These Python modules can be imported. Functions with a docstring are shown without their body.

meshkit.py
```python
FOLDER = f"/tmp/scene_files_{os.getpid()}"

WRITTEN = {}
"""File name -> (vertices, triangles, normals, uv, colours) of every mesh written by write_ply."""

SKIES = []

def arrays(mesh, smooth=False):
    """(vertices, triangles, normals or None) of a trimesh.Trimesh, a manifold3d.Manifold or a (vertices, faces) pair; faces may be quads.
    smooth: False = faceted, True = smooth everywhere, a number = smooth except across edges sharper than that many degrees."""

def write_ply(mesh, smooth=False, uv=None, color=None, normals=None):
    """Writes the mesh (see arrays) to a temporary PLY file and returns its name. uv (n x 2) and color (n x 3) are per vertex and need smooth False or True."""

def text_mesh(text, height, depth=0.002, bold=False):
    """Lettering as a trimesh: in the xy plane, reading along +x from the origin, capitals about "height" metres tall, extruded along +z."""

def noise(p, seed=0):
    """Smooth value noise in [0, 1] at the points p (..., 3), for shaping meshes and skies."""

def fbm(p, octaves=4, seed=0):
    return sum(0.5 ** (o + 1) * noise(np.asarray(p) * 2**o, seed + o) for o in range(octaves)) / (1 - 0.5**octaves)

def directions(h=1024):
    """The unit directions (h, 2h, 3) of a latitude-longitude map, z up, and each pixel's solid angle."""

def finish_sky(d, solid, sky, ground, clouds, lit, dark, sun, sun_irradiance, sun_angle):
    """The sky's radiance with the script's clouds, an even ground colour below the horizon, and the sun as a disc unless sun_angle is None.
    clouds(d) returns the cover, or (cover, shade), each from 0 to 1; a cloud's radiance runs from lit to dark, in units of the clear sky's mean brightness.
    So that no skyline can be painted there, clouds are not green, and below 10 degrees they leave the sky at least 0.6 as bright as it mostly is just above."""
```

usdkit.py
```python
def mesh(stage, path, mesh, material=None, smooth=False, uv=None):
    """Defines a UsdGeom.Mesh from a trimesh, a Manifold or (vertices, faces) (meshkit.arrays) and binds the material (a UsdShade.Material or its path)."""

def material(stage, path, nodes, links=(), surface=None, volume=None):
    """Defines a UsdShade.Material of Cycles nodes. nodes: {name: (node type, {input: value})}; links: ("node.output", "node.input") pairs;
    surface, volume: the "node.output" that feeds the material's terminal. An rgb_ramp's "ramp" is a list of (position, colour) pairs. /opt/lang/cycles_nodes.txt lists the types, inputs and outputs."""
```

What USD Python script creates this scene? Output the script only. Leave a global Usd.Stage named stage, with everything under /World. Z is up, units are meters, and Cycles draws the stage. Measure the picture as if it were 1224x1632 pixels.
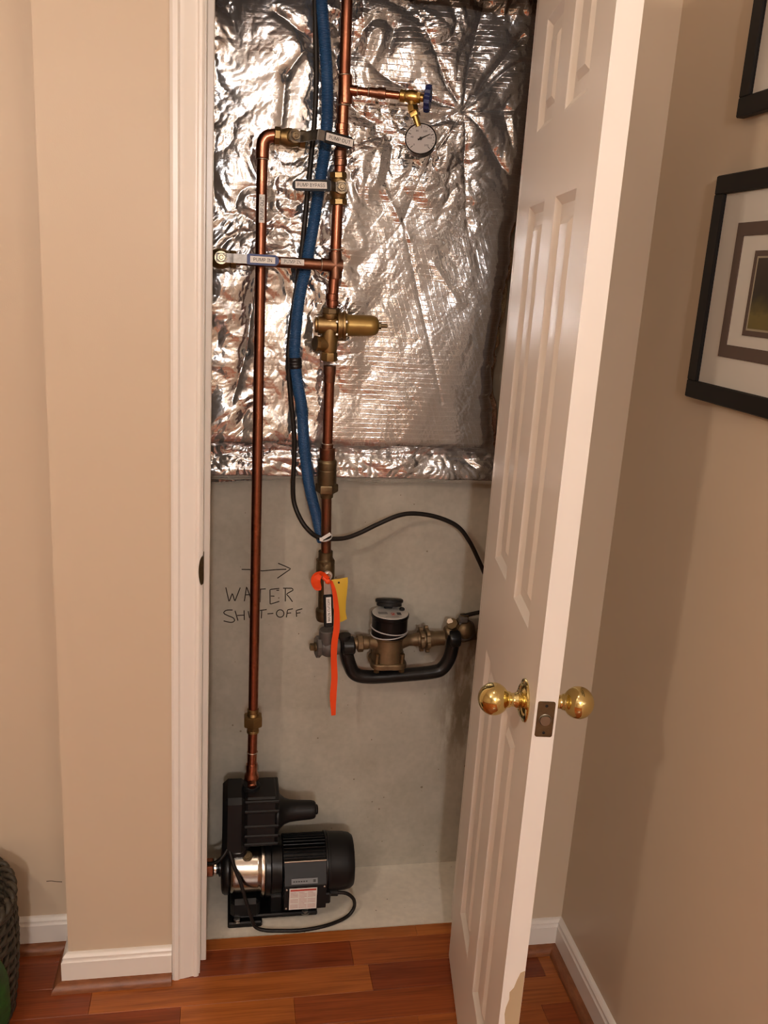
import math, random
import numpy as np
import trimesh
import manifold3d as m3
import shapely.geometry as sg
import usdkit, meshkit
from pxr import Usd, UsdGeom, Gf, Sdf, UsdShade

random.seed(7)
rng = np.random.default_rng(7)
stage = Usd.Stage.CreateInMemory()
UsdGeom.SetStageUpAxis(stage, UsdGeom.Tokens.z)
UsdGeom.SetStageMetersPerUnit(stage, 1.0)
UsdGeom.Xform.Define(stage, '/World')
UsdGeom.Scope.Define(stage, '/World/Looks')

# ------------------------------------------------------------------ camera
CAM_H, F_PX = 1.53, 1400.0
YAW, PITCH, ROLL = map(math.radians, (10.569, 14.988, -3.566))
fwd = np.array([math.sin(YAW) * math.cos(PITCH), math.cos(YAW) * math.cos(PITCH), -math.sin(PITCH)])
r0 = np.array([math.cos(YAW), -math.sin(YAW), 0.0])
d0 = np.cross(fwd, r0)
right = math.cos(ROLL) * r0 + math.sin(ROLL) * d0
down = -math.sin(ROLL) * r0 + math.cos(ROLL) * d0
EYE = np.array([0, 0, CAM_H])
cam = UsdGeom.Camera.Define(stage, '/World/camera')
M = Gf.Matrix4d(1.0)
for i, row in enumerate((right, -down, -fwd)):
    M.SetRow(i, Gf.Vec4d(*map(float, row), 0))
M.SetRow(3, Gf.Vec4d(0, 0, CAM_H, 1))
cam.AddTransformOp().Set(M)
cam.CreateHorizontalApertureAttr(36.0)
cam.CreateVerticalApertureAttr(48.0)
cam.CreateFocalLengthAttr(36.0 * F_PX / 1224)
cam.CreateClippingRangeAttr(Gf.Vec2f(0.02, 100))
EXPOSURE = 2.35
cam.CreateExposureAttr(EXPOSURE)

# ------------------------------------------------------------------ lights (the room's recessed ceiling lamps are built below with these values)
CEIL = 2.42
LAMP_COLOR = (1.0, 0.82, 0.66)
zhat_ = (0, 0, 1)
LAMP_WHITE = (1.0, 0.95, 0.94)
LAMPS = [(-0.80, 0.08, 2.02, 74.0, 0.042, LAMP_COLOR), (0.157, 0.65, 2.28, 6.0, 0.055, LAMP_COLOR), (-0.05, -2.0, 2.00, 80.0, 0.08, LAMP_WHITE)]   # x, y, z, emission, globe radius, colour

# ------------------------------------------------------------------ helpers
def P(px, py, Y):
    """the point of the plane y = Y (metres) that was measured at a pixel of the 1224 x 1632 photograph"""
    v = right * (px - 612) / F_PX + down * (py - 816) / F_PX + fwd
    return EYE + v * (Y / v[1])

def PX(px, py, X):
    v = right * (px - 612) / F_PX + down * (py - 816) / F_PX + fwd
    return EYE + v * (X / v[0])

def MPP(p):
    return float((np.asarray(p) - EYE) @ fwd) / F_PX

_used = {}
def numbered(parent, name):
    k = parent + '/' + name
    n = _used.get(k, 0)
    _used[k] = n + 1
    return k if n == 0 else f'{k}_{n:03d}'

def obj(name, mesh, m, parent=None, smooth=35):
    path = numbered(str(parent.GetPath()) if parent else '/World', name)
    return usdkit.mesh(stage, path, mesh, m, smooth=smooth).GetPrim()

def tag(o, label=None, cat=None, group=None, kind=None):
    for k, v in (('label', label), ('category', cat), ('group', group), ('kind', kind)):
        if v:
            o.SetCustomDataByKey(k, v)
    return o

def thing(name, label=None, cat=None, loc=(0, 0, 0), group=None, kind=None):
    x = UsdGeom.Xform.Define(stage, numbered('/World', name))
    if any(loc):
        x.AddTranslateOp().Set(Gf.Vec3d(*map(float, loc)))
    return tag(x.GetPrim(), label, cat, group, kind)

def unit(v):
    v = np.asarray(v, float)
    return v / np.linalg.norm(v)

def cat(*ms):
    out = []
    for m in ms:
        out += list(m) if isinstance(m, (list, tuple)) else [m]
    return trimesh.util.concatenate(out)

def box(x0, x1, y0, y1, z0, z1, c=0.0):
    """box with chamfered edges"""
    if c <= 0:
        m = trimesh.creation.box((x1 - x0, y1 - y0, z1 - z0))
        m.apply_translation(((x0 + x1) / 2, (y0 + y1) / 2, (z0 + z1) / 2))
        return m
    hx, hy, hz = (x1 - x0) / 2, (y1 - y0) / 2, (z1 - z0) / 2
    c = min(c, hx * .9, hy * .9, hz * .9)
    pts = []
    for sx in (-1, 1):
        for sy in (-1, 1):
            for sz in (-1, 1):
                pts += [(sx * hx, sy * (hy - c), sz * (hz - c)), (sx * (hx - c), sy * hy, sz * (hz - c)), (sx * (hx - c), sy * (hy - c), sz * hz)]
    m = trimesh.convex.convex_hull(np.array(pts))
    m.apply_translation(((x0 + x1) / 2, (y0 + y1) / 2, (z0 + z1) / 2))
    return m

def frame_mat(o, ex, ey, ez):
    T = np.eye(4)
    T[:3, 0], T[:3, 1], T[:3, 2], T[:3, 3] = ex, ey, ez, o
    return T

def axis_frame(o, d, up=(0, 0, 1)):
    """z of the local frame along d"""
    d = unit(d)
    u = np.asarray(up, float)
    if abs(u @ d) > .95:
        u = np.array([0, -1.0, 0])
    x = unit(np.cross(u, d))
    return frame_mat(o, x, np.cross(d, x), d)

def lathe(prof, o, d, seg=32, poly=None, up=(0, 0, 1), rot=0.0):
    """solid of revolution: prof = [(radius, distance along d)], closed at both ends"""
    prof = [(max(r, 0), h) for r, h in prof]
    n = poly or seg
    a = np.arange(n) / n * 2 * math.pi + rot
    v, f = [], []
    for r, h in prof:
        v.append(np.stack([r * np.cos(a), r * np.sin(a), np.full(n, h)], 1))
    v = np.vstack(v)
    k = len(prof)
    for i in range(k - 1):
        for j in range(n):
            b = (j + 1) % n
            f += [(i * n + j, i * n + b, (i + 1) * n + b), (i * n + j, (i + 1) * n + b, (i + 1) * n + j)]
    v = np.vstack([v, [(0, 0, prof[0][1]), (0, 0, prof[-1][1])]])
    c0, c1 = k * n, k * n + 1
    for j in range(n):
        b = (j + 1) % n
        f += [(c0, b, j), (c1, (k - 1) * n + j, (k - 1) * n + b)]
    m = trimesh.Trimesh(v, f, process=False)
    m.apply_transform(axis_frame(o, d, up))
    m.update_faces(m.area_faces > 1e-14)
    return m

def rod(a, b, r, seg=24, c=0.0):
    a, b = np.asarray(a, float), np.asarray(b, float)
    L = np.linalg.norm(b - a)
    c = min(c, r * .5, L * .3)
    prof = [(r, 0), (r, L)] if c <= 0 else [(r - c, 0), (r, c), (r, L - c), (r - c, L)]
    return lathe(prof, a, b - a, seg)

def hexnut(o, d, r, h, n=6, rot=0.3):
    return lathe([(r * .93, 0), (r, h * .12), (r, h * .88), (r * .93, h)], o, d, poly=n, rot=rot)

def spline(pts, n=8):
    """Catmull-Rom through pts"""
    p = np.asarray(pts, float)
    p = np.vstack([2 * p[0] - p[1], p, 2 * p[-1] - p[-2]])
    out = []
    t = np.linspace(0, 1, n, endpoint=False)[:, None]
    for i in range(1, len(p) - 2):
        a, b, c, d = p[i - 1], p[i], p[i + 1], p[i + 2]
        out.append(.5 * (2 * b + (c - a) * t + (2 * a - 5 * b + 4 * c - d) * t ** 2 + (3 * b - a - 3 * c + d) * t ** 3))
    return np.vstack(out + [p[-2][None]])

def resample(path, step):
    path = np.asarray(path, float)
    s = np.r_[0, np.cumsum(np.linalg.norm(np.diff(path, axis=0), axis=1))]
    q = np.linspace(0, s[-1], max(2, int(round(s[-1] / step)) + 1))
    return np.stack([np.interp(q, s, path[:, k]) for k in range(3)], 1), q

def sweep(path, r, seg=16, squash=(1, 1), up=(0, -1, 0), prof=None):
    """tube along path; r a number or one per point; prof = own section (n x 2, times r)"""
    path = np.asarray(path, float)
    n = len(path)
    r = np.broadcast_to(np.asarray(r, float), (n,))
    t = np.gradient(path, axis=0)
    t /= np.linalg.norm(t, axis=1, keepdims=True)
    u = np.asarray(up, float)
    if abs(u @ t[0]) > .9:
        u = np.array([1.0, 0, 0])
    if prof is None:
        a = np.arange(seg) / seg * 2 * math.pi
        prof = np.stack([np.cos(a) * squash[0], np.sin(a) * squash[1]], 1)
    seg = len(prof)
    v = []
    for i in range(n):
        u = unit(u - (u @ t[i]) * t[i])
        w = np.cross(t[i], u)
        v.append(path[i] + r[i] * (prof[:, :1] * w + prof[:, 1:] * u))
    v = np.vstack(v)
    i, j = np.meshgrid(np.arange(n - 1), np.arange(seg), indexing='ij')
    b = (j + 1) % seg
    q = np.stack([i * seg + j, i * seg + b, (i + 1) * seg + b, (i + 1) * seg + j], -1).reshape(-1, 4)
    f = np.vstack([q[:, [0, 1, 2]], q[:, [0, 2, 3]]])
    v = np.vstack([v, path[:1], path[-1:]])
    e0, e1, L = n * seg, n * seg + 1, (n - 1) * seg
    caps = [(e0, (k + 1) % seg, k) for k in range(seg)] + [(e1, L + k, L + (k + 1) % seg) for k in range(seg)]
    m = trimesh.Trimesh(v, np.vstack([f, caps]), process=False)
    if m.volume < 0:
        m.invert()
    return m

def extrude_x(poly, x0, x1):
    """section in (y, z), extruded along x"""
    m = trimesh.creation.extrude_polygon(sg.Polygon(poly), x1 - x0)
    m.apply_transform(frame_mat((x0, 0, 0), (0, 1, 0), (0, 0, 1), (1, 0, 0)))
    return m

def extrude_z(poly, z0, z1):
    m = trimesh.creation.extrude_polygon(sg.Polygon(poly), z1 - z0)
    m.apply_translation((0, 0, z0))
    return m

def loft(sections):
    """closed solid through equal-length rings of points"""
    n, k = len(sections[0]), len(sections)
    v = np.vstack(sections)
    f = []
    for i in range(k - 1):
        for j in range(n):
            b = (j + 1) % n
            f += [(i * n + j, i * n + b, (i + 1) * n + b), (i * n + j, (i + 1) * n + b, (i + 1) * n + j)]
    v = np.vstack([v, [np.mean(sections[0], 0), np.mean(sections[-1], 0)]])
    for j in range(n):
        b = (j + 1) % n
        f += [(k * n, b, j), (k * n + 1, (k - 1) * n + j, (k - 1) * n + b)]
    m = trimesh.Trimesh(v, f, process=False)
    if m.volume < 0:
        m.invert()
    return m

def torus(c, d, R, r, seg=32, sec=10):
    a = np.linspace(0, 2 * math.pi, seg, endpoint=False)
    b = np.linspace(0, 2 * math.pi, sec, endpoint=False)
    A, B = np.meshgrid(a, b, indexing='ij')
    v = np.stack([(R + r * np.cos(B)) * np.cos(A), (R + r * np.cos(B)) * np.sin(A), r * np.sin(B)], -1).reshape(-1, 3)
    i, j = np.meshgrid(np.arange(seg), np.arange(sec), indexing='ij')
    i2, j2 = (i + 1) % seg, (j + 1) % sec
    q = np.stack([i * sec + j, i2 * sec + j, i2 * sec + j2, i * sec + j2], -1).reshape(-1, 4)
    m = trimesh.Trimesh(v, np.vstack([q[:, [0, 1, 2]], q[:, [0, 2, 3]]]), process=False)
    m.apply_transform(axis_frame(c, d))
    return m

def text_on(text, height, o, ex, ey, depth=0.0003, width=None, bold=False):
    """lettering centred at o, reading along ex"""
    m = meshkit.text_mesh(text, height, depth, bold)
    b = m.bounds
    m.apply_translation((-(b[0][0] + b[1][0]) / 2, -(b[0][1] + b[1][1]) / 2, 0))
    if width:
        m.apply_scale((width / (b[1][0] - b[0][0]), 1, 1))
    ex, ey = unit(ex), unit(ey)
    ey = unit(ey - (ey @ ex) * ex)
    m.apply_transform(frame_mat(o, ex, ey, np.cross(ex, ey)))
    return m

# ------------------------------------------------------------------ materials
def lin(r, g, b):
    f = lambda c: (c / 255 / 12.92) if c / 255 <= .04045 else ((c / 255 + .055) / 1.055) ** 2.4
    return np.array([f(r), f(g), f(b)])

def mat(name, col, rough=.5, metal=0.0, col2=None, nscale=8.0, lo=.35, hi=.65, bump=0.0, bscale=60.0, rvar=0.0, coords='object', stretch=(1, 1, 1), spec=.5, coat=0.0, detail=4.0, bdist=.002):
    nodes = {'tc': ('texture_coordinate', {}), 'mp': ('mapping', {'scale': stretch}), 'p': ('principled_bsdf', {'base_color': tuple(col), 'roughness': rough, 'metallic': metal, 'specular_ior_level': spec, 'coat_weight': coat, 'coat_roughness': .12})}
    links = [('tc.' + coords, 'mp.vector')]
    if col2 is not None or rvar:
        nodes['n'] = ('noise_texture', {'scale': nscale, 'detail': detail, 'roughness': .6})
        links.append(('mp.vector', 'n.vector'))
    if col2 is not None:
        nodes['r'] = ('rgb_ramp', {'ramp': [(lo, tuple(col)), (hi, tuple(col2))]})
        links += [('n.fac', 'r.fac'), ('r.color', 'p.base_color')]
    if rvar:
        nodes['rr'] = ('map_range', {'from_min': .3, 'from_max': .7, 'to_min': max(rough - rvar, .03), 'to_max': rough + rvar})
        links += [('n.fac', 'rr.value'), ('rr.result', 'p.roughness')]
    if bump:
        nodes['bn'] = ('noise_texture', {'scale': bscale, 'detail': 3.0})
        nodes['b'] = ('bump', {'strength': bump, 'distance': bdist})
        links += [('mp.vector', 'bn.vector'), ('bn.fac', 'b.height'), ('b.normal', 'p.normal')]
    return usdkit.material(stage, '/World/Looks/' + name, nodes, links, surface='p.BSDF')

M_ = {}
M_['wall'] = mat('wall_paint', (.60, .485, .355), .42, bump=.10, bscale=420, bdist=.001, spec=.35)
M_['ceiling'] = mat('ceiling_paint', (.78, .75, .70), .8)
M_['trim'] = mat('white_trim_paint', (.80, .75, .685), .30, bump=.03, bscale=90)
M_['door'] = mat('white_door_paint', (.80, .755, .69), .40, bump=.04, bscale=70, stretch=(1, 1, .25))
M_['bare'] = mat('bare_door_wood', (.48, .36, .22), .7, bump=.1, bscale=200)
M_['copper'] = mat('aged_copper', (.40, .155, .088), .30, 1.0, (.25, .09, .052), 16, rvar=.10, bump=.03, bscale=60)
M_['copper_dark'] = mat('dark_copper', (.30, .14, .085), .38, 1.0, (.17, .085, .055), 22, rvar=.10)
M_['copper_new'] = mat('bright_copper', (.52, .21, .125), .26, 1.0, (.34, .13, .075), 20, rvar=.08)
M_['solder'] = mat('solder_ring', (.62, .56, .48), .38, 1.0, (.42, .30, .2), 120)
M_['brass'] = mat('cast_brass', (.38, .26, .11), .42, 1.0, (.27, .18, .08), 30, bump=.15, bscale=260, bdist=.0008)
M_['brass_dark'] = mat('dark_bronze', (.235, .175, .095), .5, 1.0, (.15, .11, .062), 26, bump=.2, bscale=220, bdist=.0008)
M_['bronze_meter'] = mat('bronze_casting', (.26, .185, .105), .5, .85, (.17, .12, .07), 24, bump=.2, bscale=240, bdist=.0008)
M_['nut_brass'] = mat('dull_nut_metal', (.50, .40, .26), .36, 1.0, (.36, .30, .21), 80)
M_['bell'] = mat('gold_bell_paint', (.36, .23, .065), .36, .65, (.28, .175, .05), 18)
M_['gauge_brass'] = mat('yellow_brass', (.62, .44, .15), .28, 1.0, (.5, .34, .12), 30)
M_['knob_brass'] = mat('polished_brass', (.74, .62, .29), .09, 1.0, (.66, .54, .23), 14, rvar=.04)
M_['latch'] = mat('antique_latch', (.21, .165, .095), .42, 1.0, (.14, .11, .065), 60)
M_['latch_bolt'] = mat('latch_bolt_steel', (.30, .27, .21), .38, 1.0)
M_['steel'] = mat('zinc_steel', (.52, .50, .46), .36, 1.0, (.42, .40, .37), 60)
M_['lever_steel'] = mat('dull_lever_steel', (.30, .28, .255), .42, 1.0, (.20, .185, .17), 60)
M_['nickel'] = mat('bright_nickel', (.70, .65, .58), .2, 1.0)
M_['stainless'] = mat('stainless_shell', (.52, .48, .42), .17, 1.0, (.44, .40, .35), 20)
M_['zinc_gray'] = mat('grey_cast_fitting', (.17, .155, .14), .55, .5, (.12, .105, .095), 28, bump=.2, bscale=220, bdist=.0008)
M_['black_plastic'] = mat('black_plastic', (.0065, .0065, .007), .46, spec=.35, bump=.05, bscale=300)
M_['black_gloss'] = mat('gloss_black_paint', (.004, .004, .0045), .30, spec=.35)
M_['black_matte'] = mat('matte_black', (.010, .0095, .009), .6, spec=.3)
M_['yoke'] = mat('black_pipe_coating', (.007, .007, .007), .30, 0, (.013, .012, .011), 30, spec=.4, bump=.2, bscale=90)
M_['rubber'] = mat('black_cable_jacket', (.010, .008, .007), .45, spec=.35)
M_['cable'] = mat('brown_black_cable', (.014, .0105, .008), .5, spec=.35)
M_['tape'] = mat('black_tape', (.010, .009, .010), .35)
M_['blue'] = mat('blue_conduit_plastic', (.022, .085, .205), .42, 0, (.018, .068, .17), 14)
M_['blue_grip'] = mat('blue_vinyl', (.012, .03, .15), .4)
M_['blue_wheel'] = mat('blue_wheel_paint', (.012, .022, .10), .45)
M_['sticker'] = mat('white_sticker', (.74, .71, .67), .45)
M_['ink'] = mat('black_ink', (.018, .016, .015), .6)
M_['red'] = mat('red_print', (.55, .07, .05), .6)
M_['pinkprint'] = mat('pale_red_print', (.52, .33, .30), .6)
M_['gray_plate'] = mat('silver_nameplate', (.13, .13, .13), .45, .5)
M_['dial'] = mat('dial_white', (.43, .405, .395), .4)
M_['marker'] = mat('marker_ink', (.020, .012, .008), .75)
M_['white_zip'] = mat('white_nylon', (.72, .70, .67), .4)
M_['meter_face'] = mat('meter_face', (.55, .52, .47), .3)
M_['pic_black'] = mat('frame_black', (.008, .0065, .006), .5, spec=.25)
M_['mat_board'] = mat('mat_board_cream', (.60, .56, .49), .85, bump=.05, bscale=500)
M_['mat_brown'] = mat('mat_board_brown', (.10, .065, .05), .8)
M_['gold_line'] = mat('gold_fillet', (.33, .28, .19), .5)
M_['shoe'] = mat('shoe_molding_wood', lin(150, 92, 55) * .9, .4, 0, lin(120, 70, 40), 30, stretch=(1, 1, 6))
M_['stud'] = mat('rough_stud_wood', (.16, .095, .05), .8, 0, (.09, .05, .03), 20, stretch=(6, 6, .7), bump=.3, bscale=40)
M_['wicker'] = mat('dark_wicker', (.020, .016, .010), .55, 0, (.055, .044, .028), 70)
M_['green'] = mat('green_cloth', (.012, .060, .014), .6, 0, (.02, .11, .02), 30, bump=.2, bscale=120)
M_['scuff'] = mat('dark_scuff', (.16, .12, .085), .7)
M_['lamp_trim'] = mat('lamp_trim_white', (.8, .78, .75), .4)
M_['fibre'] = mat('glass_fibre', (.46, .36, .20), .95, 0, (.36, .19, .13), 9, bump=1.0, bscale=180, bdist=.006)

# ribbons and tags let light through a little
def thin_mat(name, col, tr):
    return usdkit.material(stage, '/World/Looks/' + name, {'p': ('principled_bsdf', {'base_color': tuple(col), 'roughness': .45}), 't': ('translucent_bsdf', {'color': tuple(col)}), 'm': ('mix_closure', {'fac': tr})},
                           [('p.BSDF', 'm.closure1'), ('t.BSDF', 'm.closure2')], surface='m.closure')
M_['orange'] = thin_mat('orange_ribbon_vinyl', (.95, .085, .012), .15)
M_['yellow'] = thin_mat('yellow_card', (.72, .47, .045), .08)

# wood planks: grain along x, every plank its own tone
WOOD_RAMP = [(0, lin(124, 58, 30)), (.3, lin(140, 68, 32)), (.6, lin(156, 82, 38)), (1, lin(176, 104, 48))]
def wood(name, planks):
    nodes = {'tc': ('texture_coordinate', {}), 'mp': ('mapping', {'scale': (1.2, 16, 6)}), 'n': ('noise_texture', {'scale': 3.0, 'detail': 6.0, 'roughness': .62, 'distortion': .8}),
             'mp2': ('mapping', {'scale': (5, 220, 20)}), 'n2': ('noise_texture', {'scale': 1.0, 'detail': 3.0}),
             'oi': ('object_info', {}), 'tone': ('rgb_ramp', {'ramp': WOOD_RAMP}),
             'gr': ('rgb_ramp', {'ramp': [(.28, (.62, .55, .5)), (.48, (.95, .93, .9)), (.7, (1.14, 1.12, 1.08))]}),
             'gr2': ('rgb_ramp', {'ramp': [(.35, (.80, .77, .75)), (.6, (1.04, 1.04, 1.04))]}),
             'm': ('mix_color', {'blend_type': 'multiply', 'fac': 1.0, 'use_clamp': False}), 'm2': ('mix_color', {'blend_type': 'multiply', 'fac': 1.0}),
             'b': ('bump', {'strength': .05, 'distance': .001}), 'p': ('principled_bsdf', {'roughness': .30, 'specular_ior_level': .4})}
    links = [('tc.object', 'mp.vector'), ('mp.vector', 'n.vector'), ('tc.object', 'mp2.vector'), ('mp2.vector', 'n2.vector'), ('n.fac', 'gr.fac'), ('n2.fac', 'gr2.fac'),
             ('tone.color', 'm.a'), ('gr.color', 'm.b'), ('m.result', 'm2.a'), ('gr2.color', 'm2.b'), ('m2.result', 'p.base_color'), ('n2.fac', 'b.height'), ('b.normal', 'p.normal')]
    if planks:
        links.append(('oi.random', 'tone.fac'))
    else:
        nodes['br'] = ('brick_texture', {'color1': (0, 0, 0), 'color2': (1, 1, 1), 'mortar': (0, 0, 0), 'scale': 1.0, 'mortar_size': .0008, 'brick_width': .46, 'row_height': .0775})
        links += [('tc.object', 'br.vector'), ('br.color', 'tone.fac')]
    return usdkit.material(stage, '/World/Looks/' + name, nodes, links, surface='p.BSDF')
M_['wood'] = wood('plank_wood', True)
M_['wood_far'] = wood('plank_wood_far', False)

# concrete with its water stain
def concrete(name, c1, c2, stain=False):
    nodes = {'g': ('geometry', {}), 'n': ('noise_texture', {'scale': 5.0, 'detail': 7.0, 'roughness': .62}), 'r': ('rgb_ramp', {'ramp': [(.3, tuple(c1)), (.7, tuple(c2))]}),
             'v': ('voronoi_texture', {'scale': 34.0}), 'vd': ('noise_texture', {'scale': 11.0, 'detail': 2.0}), 'vm': ('math', {'math_type': 'multiply_add', 'value2': .34, 'value3': -.125}),
             'vl': ('math', {'math_type': 'less_than'}), 'pit': ('mix_color', {'blend_type': 'multiply', 'b': (.52, .47, .42)}),
             'n3': ('noise_texture', {'scale': 60.0, 'detail': 4.0}), 'fine': ('rgb_ramp', {'ramp': [(.3, (.93, .93, .93)), (.7, (1.04, 1.04, 1.04))]}), 'fm': ('mix_color', {'blend_type': 'multiply', 'fac': 1.0, 'use_clamp': False}),
             'b': ('bump', {'strength': .16, 'distance': .003}), 'p': ('principled_bsdf', {'roughness': .85, 'specular_ior_level': .25})}
    links = [('g.position', 'n.vector'), ('n.fac', 'r.fac'), ('g.position', 'v.vector'), ('g.position', 'vd.vector'), ('vd.fac', 'vm.value1'), ('v.distance', 'vl.value1'), ('vm.value', 'vl.value2'),
             ('r.color', 'pit.a'), ('vl.value', 'pit.fac'), ('g.position', 'n3.vector'), ('n3.fac', 'fine.fac'), ('pit.result', 'fm.a'), ('fine.color', 'fm.b'), ('n3.fac', 'b.height'), ('b.normal', 'p.normal')]
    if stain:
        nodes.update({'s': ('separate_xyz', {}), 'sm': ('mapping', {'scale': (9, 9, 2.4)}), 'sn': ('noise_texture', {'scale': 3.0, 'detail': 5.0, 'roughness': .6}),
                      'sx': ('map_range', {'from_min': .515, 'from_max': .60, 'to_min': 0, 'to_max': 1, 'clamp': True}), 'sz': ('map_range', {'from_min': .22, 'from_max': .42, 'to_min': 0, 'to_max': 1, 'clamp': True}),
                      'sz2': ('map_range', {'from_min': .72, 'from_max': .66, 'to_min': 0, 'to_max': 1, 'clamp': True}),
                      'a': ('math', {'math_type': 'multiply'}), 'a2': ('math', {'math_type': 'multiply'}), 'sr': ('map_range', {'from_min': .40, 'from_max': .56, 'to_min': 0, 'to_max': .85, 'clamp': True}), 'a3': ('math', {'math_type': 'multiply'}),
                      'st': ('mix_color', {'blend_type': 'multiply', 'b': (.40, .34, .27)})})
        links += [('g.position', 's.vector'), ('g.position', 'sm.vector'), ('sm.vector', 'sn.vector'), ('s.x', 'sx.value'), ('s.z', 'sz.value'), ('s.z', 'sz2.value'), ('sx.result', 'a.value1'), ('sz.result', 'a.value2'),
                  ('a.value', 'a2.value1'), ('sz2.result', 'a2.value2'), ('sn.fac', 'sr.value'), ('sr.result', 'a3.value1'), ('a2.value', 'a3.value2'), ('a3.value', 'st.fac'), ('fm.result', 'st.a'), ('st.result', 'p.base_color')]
    else:
        links.append(('fm.result', 'p.base_color'))
    return usdkit.material(stage, '/World/Looks/' + name, nodes, links, surface='p.BSDF')
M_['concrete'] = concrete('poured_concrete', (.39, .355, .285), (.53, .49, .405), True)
M_['slab'] = concrete('concrete_floor', (.72, .655, .54), (.84, .775, .66))

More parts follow.
